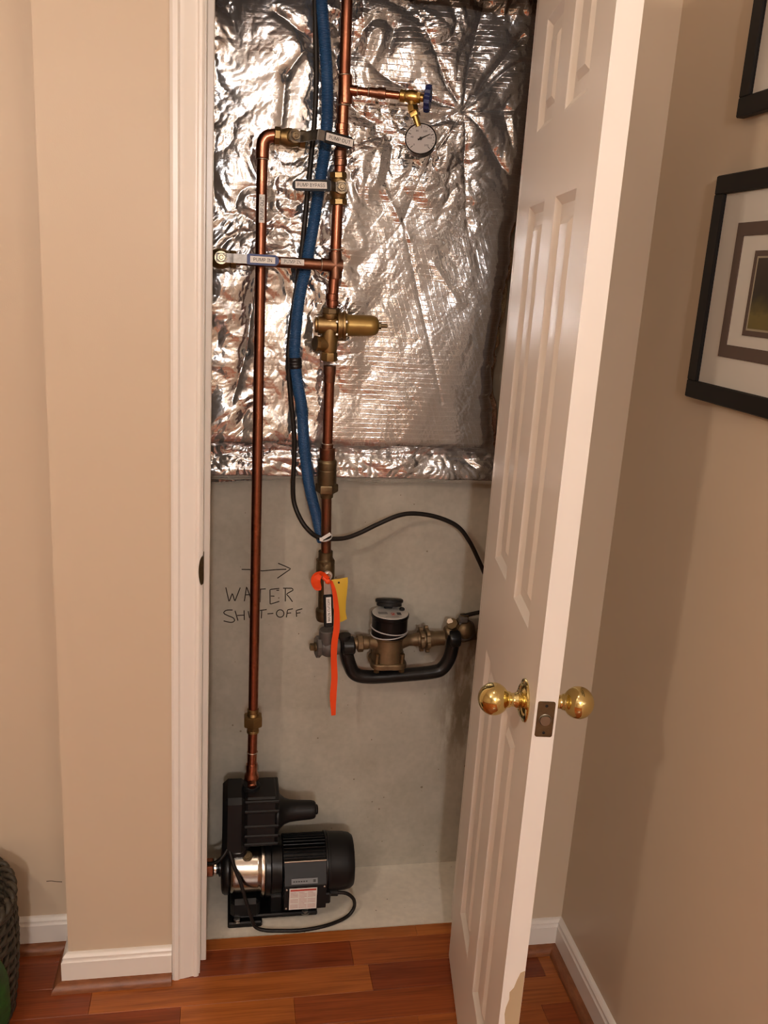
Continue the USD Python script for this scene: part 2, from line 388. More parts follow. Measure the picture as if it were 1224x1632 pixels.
# foil: metal film with crinkles and the scrim threads pressed through it
def foil():
    nodes = {'g': ('geometry', {}), 's': ('separate_xyz', {}), 'wn': ('noise_texture', {'scale': 9.0, 'detail': 2.0}),
             'n1': ('noise_texture', {'scale': 40.0, 'detail': 4.0, 'roughness': .5}), 'v1': ('voronoi_texture', {'scale': 85.0, 'feature': 'distance_to_edge'}),
             'zw': ('math', {'math_type': 'multiply_add', 'value2': .012}), 'xw': ('math', {'math_type': 'multiply_add', 'value2': .012}),
             'zs': ('math', {'math_type': 'multiply', 'value2': 1 / .0105}), 'zf': ('math', {'math_type': 'pingpong', 'value2': .5}), 'zr': ('map_range', {'from_min': .0, 'from_max': .10, 'to_min': 1, 'to_max': 0, 'clamp': True}),
             'xs': ('math', {'math_type': 'multiply', 'value2': 1 / .013}), 'xf': ('math', {'math_type': 'pingpong', 'value2': .5}), 'xr': ('map_range', {'from_min': .0, 'from_max': .08, 'to_min': .35, 'to_max': 0, 'clamp': True}),
             'sk': ('math', {'math_type': 'multiply_add', 'value2': .35}),
             'mx': ('math', {'math_type': 'maximum'}), 'gx': ('map_range', {'from_min': .17, 'from_max': .30, 'to_min': .22, 'to_max': 1.0, 'clamp': True}), 'gm': ('math', {'math_type': 'multiply'}), 'nm': ('math', {'math_type': 'multiply', 'value2': .40}), 'h1': ('math', {'math_type': 'multiply_add', 'value2': .22}), 'h2': ('math', {'math_type': 'multiply_add', 'value2': .30}),
             'b': ('bump', {'strength': .5, 'distance': .0020}),
             'cr': ('mix_color', {'blend_type': 'mix', 'a': (.66, .662, .668), 'b': (.80, .80, .80)}),
             'rv': ('map_range', {'from_min': .3, 'from_max': .7, 'to_min': .10, 'to_max': .22}),
             'p': ('principled_bsdf', {'metallic': .88, 'roughness': .2})}
    links = [('g.position', 's.vector'), ('g.position', 'wn.vector'), ('g.position', 'n1.vector'), ('g.position', 'v1.vector'),
             ('wn.fac', 'zw.value1'), ('s.z', 'zw.value3'), ('zw.value', 'zs.value1'), ('zs.value', 'zf.value1'), ('zf.value', 'zr.value'),
             ('s.z', 'sk.value1'), ('s.x', 'sk.value3'), ('wn.fac', 'xw.value1'), ('sk.value', 'xw.value3'), ('xw.value', 'xs.value1'), ('xs.value', 'xf.value1'), ('xf.value', 'xr.value'),
             ('zr.result', 'mx.value1'), ('xr.result', 'mx.value2'),
             ('s.x', 'gx.value'), ('mx.value', 'gm.value1'), ('gx.result', 'gm.value2'), ('gm.value', 'h1.value1'), ('n1.fac', 'nm.value1'), ('nm.value', 'h1.value3'), ('v1.distance', 'h2.value1'), ('h1.value', 'h2.value3'), ('h2.value', 'b.height'), ('b.normal', 'p.normal'),
             ('gm.value', 'cr.fac'), ('cr.result', 'p.base_color'), ('wn.fac', 'rv.value'), ('rv.result', 'p.roughness')]
    return usdkit.material(stage, '/World/Looks/foil_facing', nodes, links, surface='p.BSDF')
M_['foil'] = foil()

def emit(name, col, s):
    return usdkit.material(stage, '/World/Looks/' + name, {'e': ('emission', {'color': tuple(col), 'strength': s})}, [], surface='e.emission')

# ------------------------------------------------------------------ the setting
YW, YB, YC = 1.665, 1.785, 2.0          # front wall face, its back, concrete wall
XR = 0.802                              # right wall
XE = -0.322                             # free end of the front wall, the recess begins
JL, JR, HEAD = -0.043, 0.566, 2.060     # door opening
def struct(name, mesh, m, label, cat_, smooth=35, parent=None):
    o = obj(name, mesh, m, parent, smooth)
    return tag(o, label, cat_, kind='structure') if parent is None else o

w = cat(box(XE, JL - .018, YW, YB, 0, CEIL), box(JR + .018, XR, YW, YB, 0, CEIL), box(JL - .018, JR + .018, YW, YB, HEAD + .018, CEIL))
struct('wall_front', w, M_['wall'], 'tan painted wall that frames the closet doorway', 'wall', False)
rw = thing('wall_recess', 'tan wall set back at the far left beside the doorway wall', 'wall', kind='structure')
obj('painted_face', box(-3.0, XE, YB, YB + .1, 0, CEIL), M_['wall'], rw, False)
sc_ = [P(74, 1404.5, YB), P(82, 1404, YB), P(90, 1405, YB), P(99, 1405.5, YB)]
obj('scuff_mark', sweep(spline(sc_, 4), 1.0, prof=np.array([(-.0011, -.0002), (.0011, -.0002), (.0011, .0002), (-.0011, .0002)])), M_['scuff'], rw, False)
struct('wall_right', box(XR, XR + .1, -3.2, YB, 0, CEIL), M_['wall'], 'tan wall at the right carrying two framed pictures', 'wall', False)
struct('wall_left', box(-3.1, -3.0, -3.2, YB + .1, 0, CEIL), M_['wall'], 'tan side wall of the room out of the picture to the left', 'wall', False)
struct('wall_rear', box(-3.0, XR, -3.3, -3.2, 0, CEIL), M_['wall'], 'tan wall behind the photographer', 'wall', False)
struct('ceiling', box(-3.1, XR + .1, -3.3, YC + .1, CEIL, CEIL + .1), M_['ceiling'], 'white ceiling of the room and closet', 'ceiling', False)
wb = thing('wall_back', 'bare grey concrete wall inside the closet with handwriting', 'wall', kind='structure')
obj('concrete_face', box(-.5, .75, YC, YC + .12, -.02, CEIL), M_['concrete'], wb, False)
struct('wall_closet_left', box(-.32, -.26, YB + .002, YC, 0, CEIL), M_['stud'], 'rough wood side of the closet hidden at the left', 'wall', False)
struct('wall_closet_right', box(.668, .72, YB, YC, 0, CEIL), M_['stud'], 'dark rough wood framing at the right side of the closet', 'wall', False)
struct('floor_closet', box(-.32, .72, 1.764, YC, -.06, -.004), M_['slab'], 'pale bare concrete floor under the pump', 'floor', False)

# floor of strips, joints as measured
fl = thing('floor', 'red brown wooden strip floor in front of the closet', 'floor', kind='structure')
rows = [(1.7305, 1.766, [-.21, .47]), (1.652, 1.7300, [-.13, .304, .62]), (1.5745, 1.6515, [-.27, .337, .74]), (1.497, 1.574, [-.08, .16, .58]), (1.4195, 1.4965, [-.35, .02, .42, .7]), (1.342, 1.419, [-.2, .25, .6])]
rows = [r for r in rows]
# the part of the floor behind the front wall line exists only in the doorway; the recess has its own rows
for y0, y1, joints in rows:
    xs = [-1.05] + joints + [XR]
    for a, b in zip(xs[:-1], xs[1:]):
        obj('plank', box(a + .0002, b - .0002, y0, y1, -.018, 0, .0006), M_['wood'], fl, False)
for k in range(1):
    obj('plank', box(-.92, -.323, 1.7662, YB, -.018, 0, .0006), M_['wood'], fl, False)
far = cat(box(-3.0, -1.05, -3.2, YB, -.018, -.0001), box(-1.05, XR, -3.2, 1.3418, -.018, -.0001))
tag(obj('distant_planks', far, M_['wood_far'], fl, False), kind='stuff')

# baseboards with a wooden shoe
BB = [(0, .012), (0, .064), (.0, .064), (.0025, .0665), (.0035, .070), (.003, .074), (.006, .0785), (.009, .081), (.0135, .082), (.0135, .012)]
def base_profile(sign=1):
    return [(-.0135 + a, b) for a, b in BB]
def runs(name, pts_dir, label):
    pass
def baseboard_x(x0, x1, y, m0=0, m1=0):
    """along x on a wall face at y facing -y; m = mitre (+1 outside corner, -1 inside) at each end"""
    def make(sec):
        s0 = np.array([(x0 - m0 * (y - a), a, b) for a, b in sec])
        s1 = np.array([(x1 + m1 * (y - a), a, b) for a, b in sec])
        return loft([s0, s1])
    sec = [(y - .0135 + a, b) for a, b in BB]
    shoe = [(y - .0135, .0)] + [(y - .0135 - .019 * math.cos(t), .019 * math.sin(t)) for t in np.linspace(0, math.pi / 2, 7)]
    return make(sec), make(shoe)
def caps_loft(o_name, sec_mesh, shoe_mesh, label):
    t = thing(o_name, label, 'baseboard', kind='structure')
    obj('molding', sec_mesh, M_['trim'], t, 30)
    obj('shoe_molding', shoe_mesh, M_['shoe'], t, 30)
    return t
a, b = baseboard_x(XE, -.1035, YW, 1, 0)
caps_loft('baseboard_front', a, b, 'white baseboard with wood shoe left of the closet doorway')
a, b = baseboard_x(-1.6, XE, YB, 0, -1)
caps_loft('baseboard_recess', a, b, 'white baseboard along the set back wall at the far left')
a, b = baseboard_x(JR + .06, XR, YW, 0, -1)
caps_loft('baseboard_corner', a, b, 'short white baseboard behind the open door')
def rot_mesh(m, ang, o):
    T = trimesh.transformations.rotation_matrix(ang, (0, 0, 1), (0, 0, 0))
    m.apply_transform(T)
    m.apply_translation(o)
    return m
# right wall: profile faces -x
a, b = baseboard_x(0, 4.0, 0, -1, 0)
for m in (a, b):
    rot_mesh(m, -math.pi / 2, (XR, YW, 0))
caps_loft('baseboard_right', a, b, 'white baseboard with wood shoe along the right wall under the pictures')
# wall end: face at XE facing -x
a, b = baseboard_x(0, YB - YW, 0, -1, 1)
for m in (a, b):
    rot_mesh(m, -math.pi / 2, (XE, YB, 0))
caps_loft('baseboard_end', a, b, 'short white baseboard on the end of the doorway wall')

# casing: colonial profile, (across from the opening outward, thickness)
CAS = [(0, 0), (0, .008), (.004, .0105), (.009, .0105), (.012, .0085), (.016, .0085), (.032, .0125), (.040, .0135), (.044, .0165), (.052, .0168), (.057, .014), (.057, 0)]
def casing_left():
    return extrude_z([(-.0455 - u, YW - t) for u, t in CAS], 0, HEAD + .005)
def casing_right():
    return extrude_z([(JR + .0025 + u, YW - t) for u, t in CAS], 0, HEAD + .005)
struct('trim_1', casing_left(), M_['trim'], 'white moulded door casing left of the closet opening', 'door casing', 20)
struct('trim_2', casing_right(), M_['trim'], 'white moulded door casing hidden behind the open door', 'door casing', 20)
struct('trim_3', extrude_x([(YW - t, HEAD + .005 + u) for u, t in CAS], -.1025, JR + .0595), M_['trim'], 'white moulded door casing above the closet opening', 'door casing', 20)
t4 = thing('trim_4', 'white door jamb with stop and strike plate at the left of the opening', 'door jamb', kind='structure')
obj('jamb', box(JL - .018, JL, YW - .001, YB, .0, HEAD), M_['trim'], t4)
obj('door_stop', box(JL, JL + .0125, YW + .036, YW + .07, .0, HEAD, .0015), M_['trim'], t4)
# strike plate with a curved lip reaching over the edge of the jamb
zs = .955
lip = []
for z in np.linspace(-.0285, .0285, 13):
    q = 1 - (z / .0285) ** 2
    lip.append((z, .004 + .0085 * q ** .8))
ring_f = [np.array([(JL + .0006, YW + .026, zs + z), (JL + .0006, YW - .002, zs + z), (JL - .0004, YW - .0035 - .2 * wd, zs + z), (JL - .0008 - wd * .55, YW - .0118 - .05 * wd, zs + z), (JL - .0008 - wd * .55, YW - .0125 - .05 * wd, zs + z), (JL + .0016, YW - .0045 - .2 * wd, zs + z), (JL + .0018, YW - .002, zs + z), (JL + .0018, YW + .026, zs + z)]) for z, wd in lip]
obj('strike_plate', loft(ring_f), M_['latch'], t4)
t5 = thing('trim_5', 'white door jamb hidden behind the hinge side of the door', 'door jamb', kind='structure')
obj('jamb', box(JR, JR + .018, YW - .001, YB, 0, HEAD), M_['trim'], t5)
obj('door_stop', box(JR - .0125, JR, YW + .036, YW + .07, 0, HEAD, .0015), M_['trim'], t5)
t6 = thing('trim_6', 'white head jamb above the closet opening', 'door jamb', kind='structure')
obj('jamb', box(JL - .018, JR + .018, YW - .001, YB, HEAD, HEAD + .018), M_['trim'], t6)

# ------------------------------------------------------------------ door
A_ = math.radians(8.4)
H0 = np.array([.527, 1.650, .010])
DE, DN = np.array([-math.sin(A_), -math.cos(A_), 0]), np.array([math.cos(A_), -math.sin(A_), 0])
DW, DT, DH = .557, .033, 2.020
def dmap(m):
    """door coordinates (u along the width, v height, n towards the outer face) to the world"""
    T = frame_mat(H0, DE, (0, 0, 1), DN)
    m.apply_transform(T)
    if m.volume < 0:
        m.invert()
    return m
PANELS = [(u0, u1, v0, v1) for (v0, v1) in ((.195, .822), (1.005, 1.655), (1.768, 1.950)) for (u0, u1) in ((.098, .236), (.314, .456))]
def rect_ring(u0, u1, v0, v1, i, n):
    return [(u0 + i, v0 + i, n), (u1 - i, v0 + i, n), (u1 - i, v1 - i, n), (u0 + i, v1 - i, n)]
door = thing('door_1', 'white six panel door standing open with round brass knobs', 'door', kind='structure')
def face_mesh(nf, sgn):
    """one skin of the slab with holes where the pressed panels sit"""
    us = sorted({0, DW, *[p[0] for p in PANELS], *[p[1] for p in PANELS]})
    vs = sorted({0, DH, *[p[2] for p in PANELS], *[p[3] for p in PANELS]})
    v, f = [], []
    for a0, a1 in zip(us[:-1], us[1:]):
        for b0, b1 in zip(vs[:-1], vs[1:]):
            if any(abs(a0 - p[0]) < 1e-6 and abs(b0 - p[2]) < 1e-6 for p in PANELS):
                continue
            k = len(v)
            v += [(a0, b0, nf), (a1, b0, nf), (a1, b1, nf), (a0, b1, nf)]
            f += [(k, k + 1, k + 2, k + 3)]
    return v, f
def slab():
    v, f = [], []
    for nf in (0, DT):
        vv, ff = face_mesh(nf, 1)
        k = len(v)
        v += vv
        f += [tuple(i + k for i in q) if nf else tuple(i + k for i in q[::-1]) for q in ff]
    k = len(v)
    v += [(0, 0, 0), (DW, 0, 0), (DW, DH, 0), (0, DH, 0), (0, 0, DT), (DW, 0, DT), (DW, DH, DT), (0, DH, DT)]
    f += [(k, k + 1, k + 5, k + 4), (k + 1, k + 2, k + 6, k + 5), (k + 2, k + 3, k + 7, k + 6), (k + 3, k, k + 4, k + 7)]
    f = np.array(f)
    m = trimesh.Trimesh(np.array(v), np.vstack([f[:, [0, 1, 2]], f[:, [0, 2, 3]]]), process=False)
    m.apply_transform(frame_mat(H0, DE, (0, 0, 1), DN))
    m.invert()
    return m
dm = slab()
obj('slab', dm, M_['door'], door, False)
PROF = [(0, 0), (.004, .0005), (.010, .0050), (.016, .0088), (.021, .0095), (.030, .0095), (.036, .0085), (.046, .0028), (.050, .0020)]
for u0, u1, v0, v1 in PANELS:
    for side in (0, 1):
        rings = []
        for i, d in PROF:
            n = d if side == 0 else DT - d
            rings.append(np.array(rect_ring(u0, u1, v0, v1, i, n)))
        v = np.vstack(rings)
        f = []
        for k in range(len(rings) - 1):
            for j in range(4):
                b_ = (j + 1) % 4
                f.append((k * 4 + j, k * 4 + b_, (k + 1) * 4 + b_, (k + 1) * 4 + j))
        k = (len(rings) - 1) * 4
        f.append((k, k + 1, k + 2, k + 3))
        f = np.array(f)
        tri = np.vstack([f[:, [0, 1, 2]], f[:, [0, 2, 3]]])
        m = trimesh.Trimesh(v, tri, process=False)
        m.apply_transform(frame_mat(H0, DE, (0, 0, 1), DN))
        want = -DN if side == 0 else DN
        if m.face_normals[-1] @ want < 0:
            m.invert()
        obj('panel', m, M_['door'], door, 15)
# knob sets: axis KU from the hinge, height KZ
KU, KZ = .490, .917
def dpt(u, z, n):
    return H0 * (1, 1, 0) + DE * u + DN * n + np.array([0, 0, z])
def knob(sgn):
    o = dpt(KU, KZ, 0 if sgn < 0 else DT)
    d = DN * sgn
    R = .0250
    c = .049
    prof = [(.013, .008), (.0125, .014), (.0105, .017), (.0105, .022), (.0125, .0245), (.0125, .0265)]
    a0 = math.asin(.0135 / R)
    for t in np.linspace(math.pi - a0, 0.12, 22):
        prof.append((R * math.sin(t), c + R * .96 * math.cos(t)))
    prof.append((.0005, c + R * .965))
    k = obj('knob', lathe(prof, o, d, 48), M_['knob_brass'], door, 40)
    ros = [(.0330, 0), (.0335, .0015), (.0325, .0035), (.029, .005), (.0275, .0052), (.024, .0085), (.018, .0105), (.0165, .0105), (.015, .012), (.0135, .0125)]
    obj('rosette', lathe(ros, o, d, 48), M_['knob_brass'], k, 40)
knob(-1); knob(1)
def edge_map(m):
    """x across the door thickness (towards DN), y up, z out of the free edge"""
    T = frame_mat(dpt(DW, KZ + .005, DT / 2), DN, (0, 0, 1), DE)
    m.apply_transform(T)
    if m.volume < 0:
        m.invert()
    return m
rr = sg.box(-.0095, -.025, .0095, .025).buffer(.0033)
lp = obj('latch_plate', edge_map(trimesh.creation.extrude_polygon(rr, .0012)), M_['latch'], door)
obj('latch_bolt', edge_map(cat(lathe([(.0082, .0), (.0082, .0035), (.0075, .0046)], (0, -.001, 0), (0, 0, 1), 28), torus((0, -.001, .0012), (0, 0, 1), .0088, .0008, 28, 8))), M_['latch_bolt'], lp)
for s in (-1, 1):
    obj('screw', edge_map(cat(lathe([(.0022, 0), (.0022, .0016), (.0012, .0019)], (0, s * .0215, 0), (0, 0, 1), 12))), M_['black_matte'], lp)
# bare wood where the paint has come off at the foot of the edge
chip = [(.0162, .470), (.0091, .466), (.0051, .453), (.0013, .437), (-.0047, .428), (-.0039, .414), (-.0078, .398), (-.0087, .385), (-.006, .365), (-.007, .345), (-.002, .32), (.003, .30), (.008, .28), (.0163, .262)]
cm = trimesh.creation.extrude_polygon(sg.Polygon(chip), .0003)
cm.apply_transform(frame_mat(dpt(DW, .010, DT / 2), DN, (0, 0, 1), DE))
if cm.volume < 0:
    cm.invert()
tag(obj('bare_patch', cm, M_['bare'], door, False), 'patch of bare tan wood where paint has peeled')
for z in (.25, 1.03, 1.8):
    c_ = dpt(0, z, DT + .006)
    obj('hinge', cat(rod(c_ - (0, 0, .045), c_ + (0, 0, .045), .006, 16), box(c_[0] - .001, c_[0] + .02, c_[1] - .001, c_[1] + .001, z - .044, z + .044)), M_['knob_brass'], door)

# ------------------------------------------------------------------ ceiling lamps
for i, (lx, ly, ZLAMP, s, r, lcol) in enumerate(LAMPS):
    nm = ['ceiling lamp with a small glass globe left of the doorway', 'ceiling lamp with a small glass globe straight before the open door', 'ceiling lamp with a larger glass globe behind the photographer'][i]
    t = thing('ceiling_lamp', nm, 'ceiling lamp', (lx, ly, 0))
    obj('canopy', lathe([(.062, CEIL), (.062, CEIL - .010), (.050, CEIL - .022), (.022, CEIL - .030), (.020, ZLAMP + r * .96)], (0, 0, 0), zhat_, 40), M_['lamp_trim'], t, 30)
    g_ = trimesh.creation.icosphere(3, r)
    g_.apply_translation((0, 0, ZLAMP))
    obj('globe', g_, emit('lamp_glow_%d' % i, lcol, s), t, True)

# ------------------------------------------------------------------ foil faced insulation
def vnoise(p, seed=0):
    return meshkit.noise(p, seed)
def ridge(x, z, s, seed, sx=1.0, sz=1.0):
    n = vnoise(np.stack([x * s * sx, z * s * sz, np.full_like(x, seed * 3.7)], -1), seed)
    return 1 - np.abs(2 * n - 1)
def soft(x, z, s, seed):
    return vnoise(np.stack([x * s, z * s, np.full_like(x, seed * 1.3)], -1), seed) - .5
def sstep(a, b, x):
    t = np.clip((x - a) / (b - a), 0, 1)
    return t * t * (3 - 2 * t)
NX, NZ = 420, 620
u = np.linspace(0, 1, NX); t = np.linspace(0, 1, NZ)
U, T = np.meshgrid(u, t)
zb = 1.066 + .006 * np.sin(u * 17) * (vnoise(np.stack([u * 9, u * 0, u * 0], -1), 3) - .2) - .012 * np.exp(-((u - .20) / .10) ** 2)
Z = zb[None, :] + (2.27 - zb[None, :]) * T
xr = np.interp(t * 1.2 + 1.066, [1.06, 1.10, 1.13, 1.18, 1.25, 1.32, 1.40, 1.52, 1.62, 1.75, 1.90, 2.3], [.640, .640, .622, .612, .600, .594, .598, .604, .612, .624, .637, .645])
xr = xr + .008 * (vnoise(np.stack([t * 40, t * 0, t * 0], -1), 11) - .5) + .004 * (vnoise(np.stack([t * 130, t * 0, t * 0], -1), 12) - .5)
XL = -.20
X = XL + (xr[:, None] - XL) * U
# measured regions
taut = sstep(.24, .32, X) * (1 - sstep(1.62, 1.72, Z)) * sstep(1.13, 1.18, Z)          # stretched sheet right of the main pipe
TC = P(425, 112, 1.945)
taut2 = sstep(1.25, .8, np.hypot((X - TC[0] + .10 * (Z - TC[2])) / .078, (Z - TC[2]) / .125) + .25 * soft(X, Z, 11, 23)) * (1 - taut)      # smoother patch upper left
def perlin(x, z, s, seed, ang=0.0):
    """gradient noise, about -1 .. 1, on a lattice turned by ang"""
    c_, s_ = math.cos(ang), math.sin(ang)
    a, b = (x * c_ + z * s_) * s + seed * 17.3, (-x * s_ + z * c_) * s + seed * 9.1
    i, j = np.floor(a).astype(int), np.floor(b).astype(int)
    fa, fb = a - i, b - j
    g = np.random.default_rng(seed).uniform(0, 2 * math.pi, (64, 64))
    def dot(di, dj):
        t_ = g[(i + di) % 64, (j + dj) % 64]
        return np.cos(t_) * (fa - di) + np.sin(t_) * (fb - dj)
    q = lambda t_: t_ ** 3 * (t_ * (6 * t_ - 15) + 10)
    ua, ub = q(fa), q(fb)
    return 1.5 * ((dot(0, 0) * (1 - ua) + dot(1, 0) * ua) * (1 - ub) + (dot(0, 1) * (1 - ua) + dot(1, 1) * ua) * ub)
def tri(x):
    return np.abs((x + 1) % 2 - 1)
wx = X + .030 * perlin(X, Z, 7, 21, .3); wz = Z + .030 * perlin(X, Z, 7, 22, 1.1)
cr = 1 - .80 * taut - .84 * taut2
cr = cr * (.50 + .75 * sstep(-.35, .45, perlin(X, Z, 5.5, 66, .6)))
crumple = cr * (.022 * tri(1.6 * perlin(wx, wz * .8, 6.0, 31, .5)) + .0120 * tri(2.0 * perlin(wx, wz, 12, 32, 1.2)) + .0040 * tri(2.1 * perlin(wx, wz, 24, 33, .8)) + .0017 * tri(2.0 * perlin(wx, wz, 50, 34, .2)) + .0007 * tri(2.0 * perlin(wx, wz, 105, 39, .7))) \
    + (1 - cr) * (.010 * perlin(wx, wz, 6, 38, .9) + .0030 * tri(1.4 * perlin(wx, wz, 17, 35, .4)) + .0010 * tri(1.5 * perlin(wx, wz, 60, 36, 1.4)))
# folds fanning out from the dent behind the hand wheel
K = P(735, 178, 1.94)
dx, dz = X - K[0], Z - K[2]
rad = np.hypot(dx, dz); ang = np.arctan2(dz, dx)
fan = np.abs(np.sin(ang * 4.5 + 1.2 * soft(X, Z, 9, 41))) ** .6
crumple += .021 * fan * np.exp(-(rad / .24) ** 2) * sstep(.0, .05, rad) * (1 - .3 * (ang < -2.2))
# tilt of the sheet: leans forward up high on the left, belly over the fold at the foot
belly = .042 * np.clip((2.05 - Z) / .85, 0, 1) + .014 * np.exp(-((Z - 1.36) / .17) ** 2) * (.35 + .65 * sstep(.18, .35, X)) + .012 * soft(X, Z, 4.2, 51)
def crease(p0, p1, dep, wd):
    a_, b_ = np.array(P(*p0, 1.945))[[0, 2]], np.array(P(*p1, 1.945))[[0, 2]]
    ab = b_ - a_
    s = np.clip(((X - a_[0]) * ab[0] + (Z - a_[1]) * ab[1]) / (ab @ ab), 0, 1)
    dist = np.hypot(X - a_[0] - s * ab[0], Z - a_[1] - s * ab[1])
    return dep * np.exp(-(dist / wd) ** 1.3)
folds = crease((640, 350), (700, 640), -.004, .004) + crease((440, 20), (500, 70), -.012, .01) + crease((455, 120), (497, 66), -.010, .010) + crease((455, 120), (448, 200), -.010, .010) \
    + crease((392, 560), (412, 400), -.014, .012) + crease((370, 640), (392, 560), -.014, .012) + crease((735, 178), (830, 60), -.012, .009) + crease((690, 420), (725, 480), .006, .008) \
    + crease((610, 300), (650, 380), .008, .008)
ga_, gb2_ = P(806, 440, 1.945)[[0, 2]], P(640, 690, 1.945)[[0, 2]]      # diagonal ridge: below it the sheet turns to the right
gn = np.array([-(gb2_ - ga_)[1], (gb2_ - ga_)[0]]); gn /= np.linalg.norm(gn)
gn = gn if gn[0] > 0 else -gn
sd_ = (X - ga_[0]) * gn[0] + (Z - ga_[1]) * gn[1] + .006 * perlin(X, Z, 16, 65, .2)
folds = folds + .020 * taut * np.clip(1 - np.abs(sd_) / .14, 0, 1)
folds = folds + taut2 * (.014 + .12 * (X - TC[0]))
foot = sstep(1.175, 1.135, Z)
foldw = .072 + .014 * perlin(X, Z * .2, 12, 63, .0)
roll = .028 * np.sin(np.clip((Z - zb[None, :]) / foldw, 0, 1) * math.pi) ** .55 * sstep(1.145, 1.125, Z)
d = .012 + belly + crumple + folds
d = d * (1 - .80 * foot) + foot * (.007 * tri(1.6 * perlin(wx * .6, wz, 24, 61, .3)) + .003 * tri(1.6 * perlin(wx, wz, 50, 64, 1.0)) + .003) + roll * (.75 + .5 * perlin(X, Z, 14, 62, .2))
d = d * (1 - .75 * sstep(.955, 1.0, U) * (1 - foot)) 
d = np.clip(d, .001, None)
d = .054 * (1 - np.exp(-d / .054)) * 1.10
Yf = 1.966 - d
Yf += .026 * sstep(1.085, 1.066, Z)
def grid_mesh(X, Y, Z):
    n, m = X.shape
    v = np.stack([X, Y, Z], -1).reshape(-1, 3)
    i, j = np.meshgrid(np.arange(n - 1), np.arange(m - 1), indexing='ij')
    a = i * m + j
    q = np.stack([a, a + 1, a + m + 1, a + m], -1).reshape(-1, 4)
    return trimesh.Trimesh(v, np.vstack([q[:, [0, 1, 2]], q[:, [0, 2, 3]]]), process=False)
ins = thing('insulation_blanket', 'crumpled silver foil faced insulation hung over the concrete wall behind the pipes', 'insulation')
obj('foil_facing', grid_mesh(X, Yf, Z), M_['foil'], ins, True)
# glass fibre core that shows at the torn right edge and above the fold
cx = np.interp(np.linspace(1.10, 2.27, 60), t * 1.2 + 1.066, xr)
core = []
for k, zc in enumerate(np.linspace(1.10, 2.27, 60)):
    e = cx[k] + .014 + .014 * (vnoise(np.array([[zc * 37, 0, 0]]), 71)[0] - .3)
    core.append(np.array([(XL, 1.972, zc), (e - .022, 1.966, zc), (e - .006, 1.969, zc), (e, 1.982, zc), (e - .004, 1.998, zc), (XL, 1.998, zc)]))
tag(obj('fibre_core', loft(core), M_['fibre'], ins, 60), 'tan and pink glass fibre showing at the torn edge')

# ------------------------------------------------------------------ plumbing
R34 = .0111
YR, YP = 1.862, 1.884            # riser, pump pipe
zhat = np.array([0, 0, 1.0])
def coupling(c, d, L, r=.0131, ring=True):
    d = unit(d)
    c = np.asarray(c, float)
    m = lathe([(r - .0012, -L / 2), (r, -L / 2 + .0012), (r, -L * .08), (r - .0007, -L * .05), (r - .0007, L * .05), (r, L * .08), (r, L / 2 - .0012), (r - .0012, L / 2)], c, d, 28)
    return m
def solder(c, d, r=.0128):
    return torus(c, d, r - .0012, .0016, 28, 8)

riser = thing('riser_pipe', 'main copper water pipe rising up the closet wall from the meter', 'copper pipe')
rp = [P(554.5, -60, YR), P(553, 0, YR), P(546, 200, YR), P(538, 330, YR), P(534, 420, YR), P(529, 490, YR)]
top = rp[0] + (rp[0] - rp[1]) * .2
obj('upper_pipe', sweep(spline([top] + rp[1:], 6), R34, 28), M_['copper'], riser)
tee1 = P(550.5, 143, YR); brz = P(640, 152.5, YR - .012)
bd = unit(brz - tee1)
up1 = unit(P(548, 100, YR) - P(549, 190, YR))
obj('tee', cat(lathe([(.0125, -.026), (.0134, -.024), (.0134, .024), (.0125, .026)], tee1, up1, 28), lathe([(.0100, 0), (.0100, .022), (.0092, .023)], tee1, bd, 24)), M_['copper'], riser)
obj('branch_pipe', rod(tee1 + bd * .015, brz - bd * .004, .0079, 24), M_['copper'], riser)
obj('coupling', cat(lathe([(.0086, 0), (.0094, .001), (.0094, .016), (.0112, .019), (.0112, .032), (.0104, .033)], tee1 + bd * .046, bd, 24)), M_['copper_dark'], riser)
for (x, y) in ((548.6, 168), (549, 120)):
    obj('solder_joint', solder(P(x, y, YR), up1, .0135), M_['solder'], riser, 60)
obj('solder_joint', solder(tee1 + bd * .023, bd, .0100), M_['solder'], riser, 60)
obj('solder_joint', solder(tee1 + bd * .045, bd, .0094), M_['solder'], riser, 60)
for y, L in ((210, .030), (252, .030)):
    c = P(548.5 - (y - 160) * .065, y, YR)
    obj('coupling', coupling(c, up1, L), M_['copper_dark'] if y > 220 else M_['copper'], riser)
tee2 = P(534.5, 423, YR)
obj('solder_joint', solder(P(536, 398, YR), up1, .0135), M_['solder'], riser, 60)
TD = unit(P(350, 412, YR - .012) - tee2)
obj('tee', cat(lathe([(.0125, -.027), (.0134, -.025), (.0134, .025), (.0125, .027)], tee2, up1, 28), lathe([(.0134, -.0142), (.0134, .028), (.0125, .029)], tee2, TD, 28)), M_['copper_dark'], riser)
obj('solder_joint', solder(tee2 + TD * .029, TD, .0130), M_['solder'], riser, 60)
obj('branch_pipe', rod(tee2 + TD * .02, tee2 + TD * .215, R34, 28), M_['copper_dark'], riser)
obj('coupling', coupling(P(529.5, 478, YR), up1, .026), M_['copper'], riser)
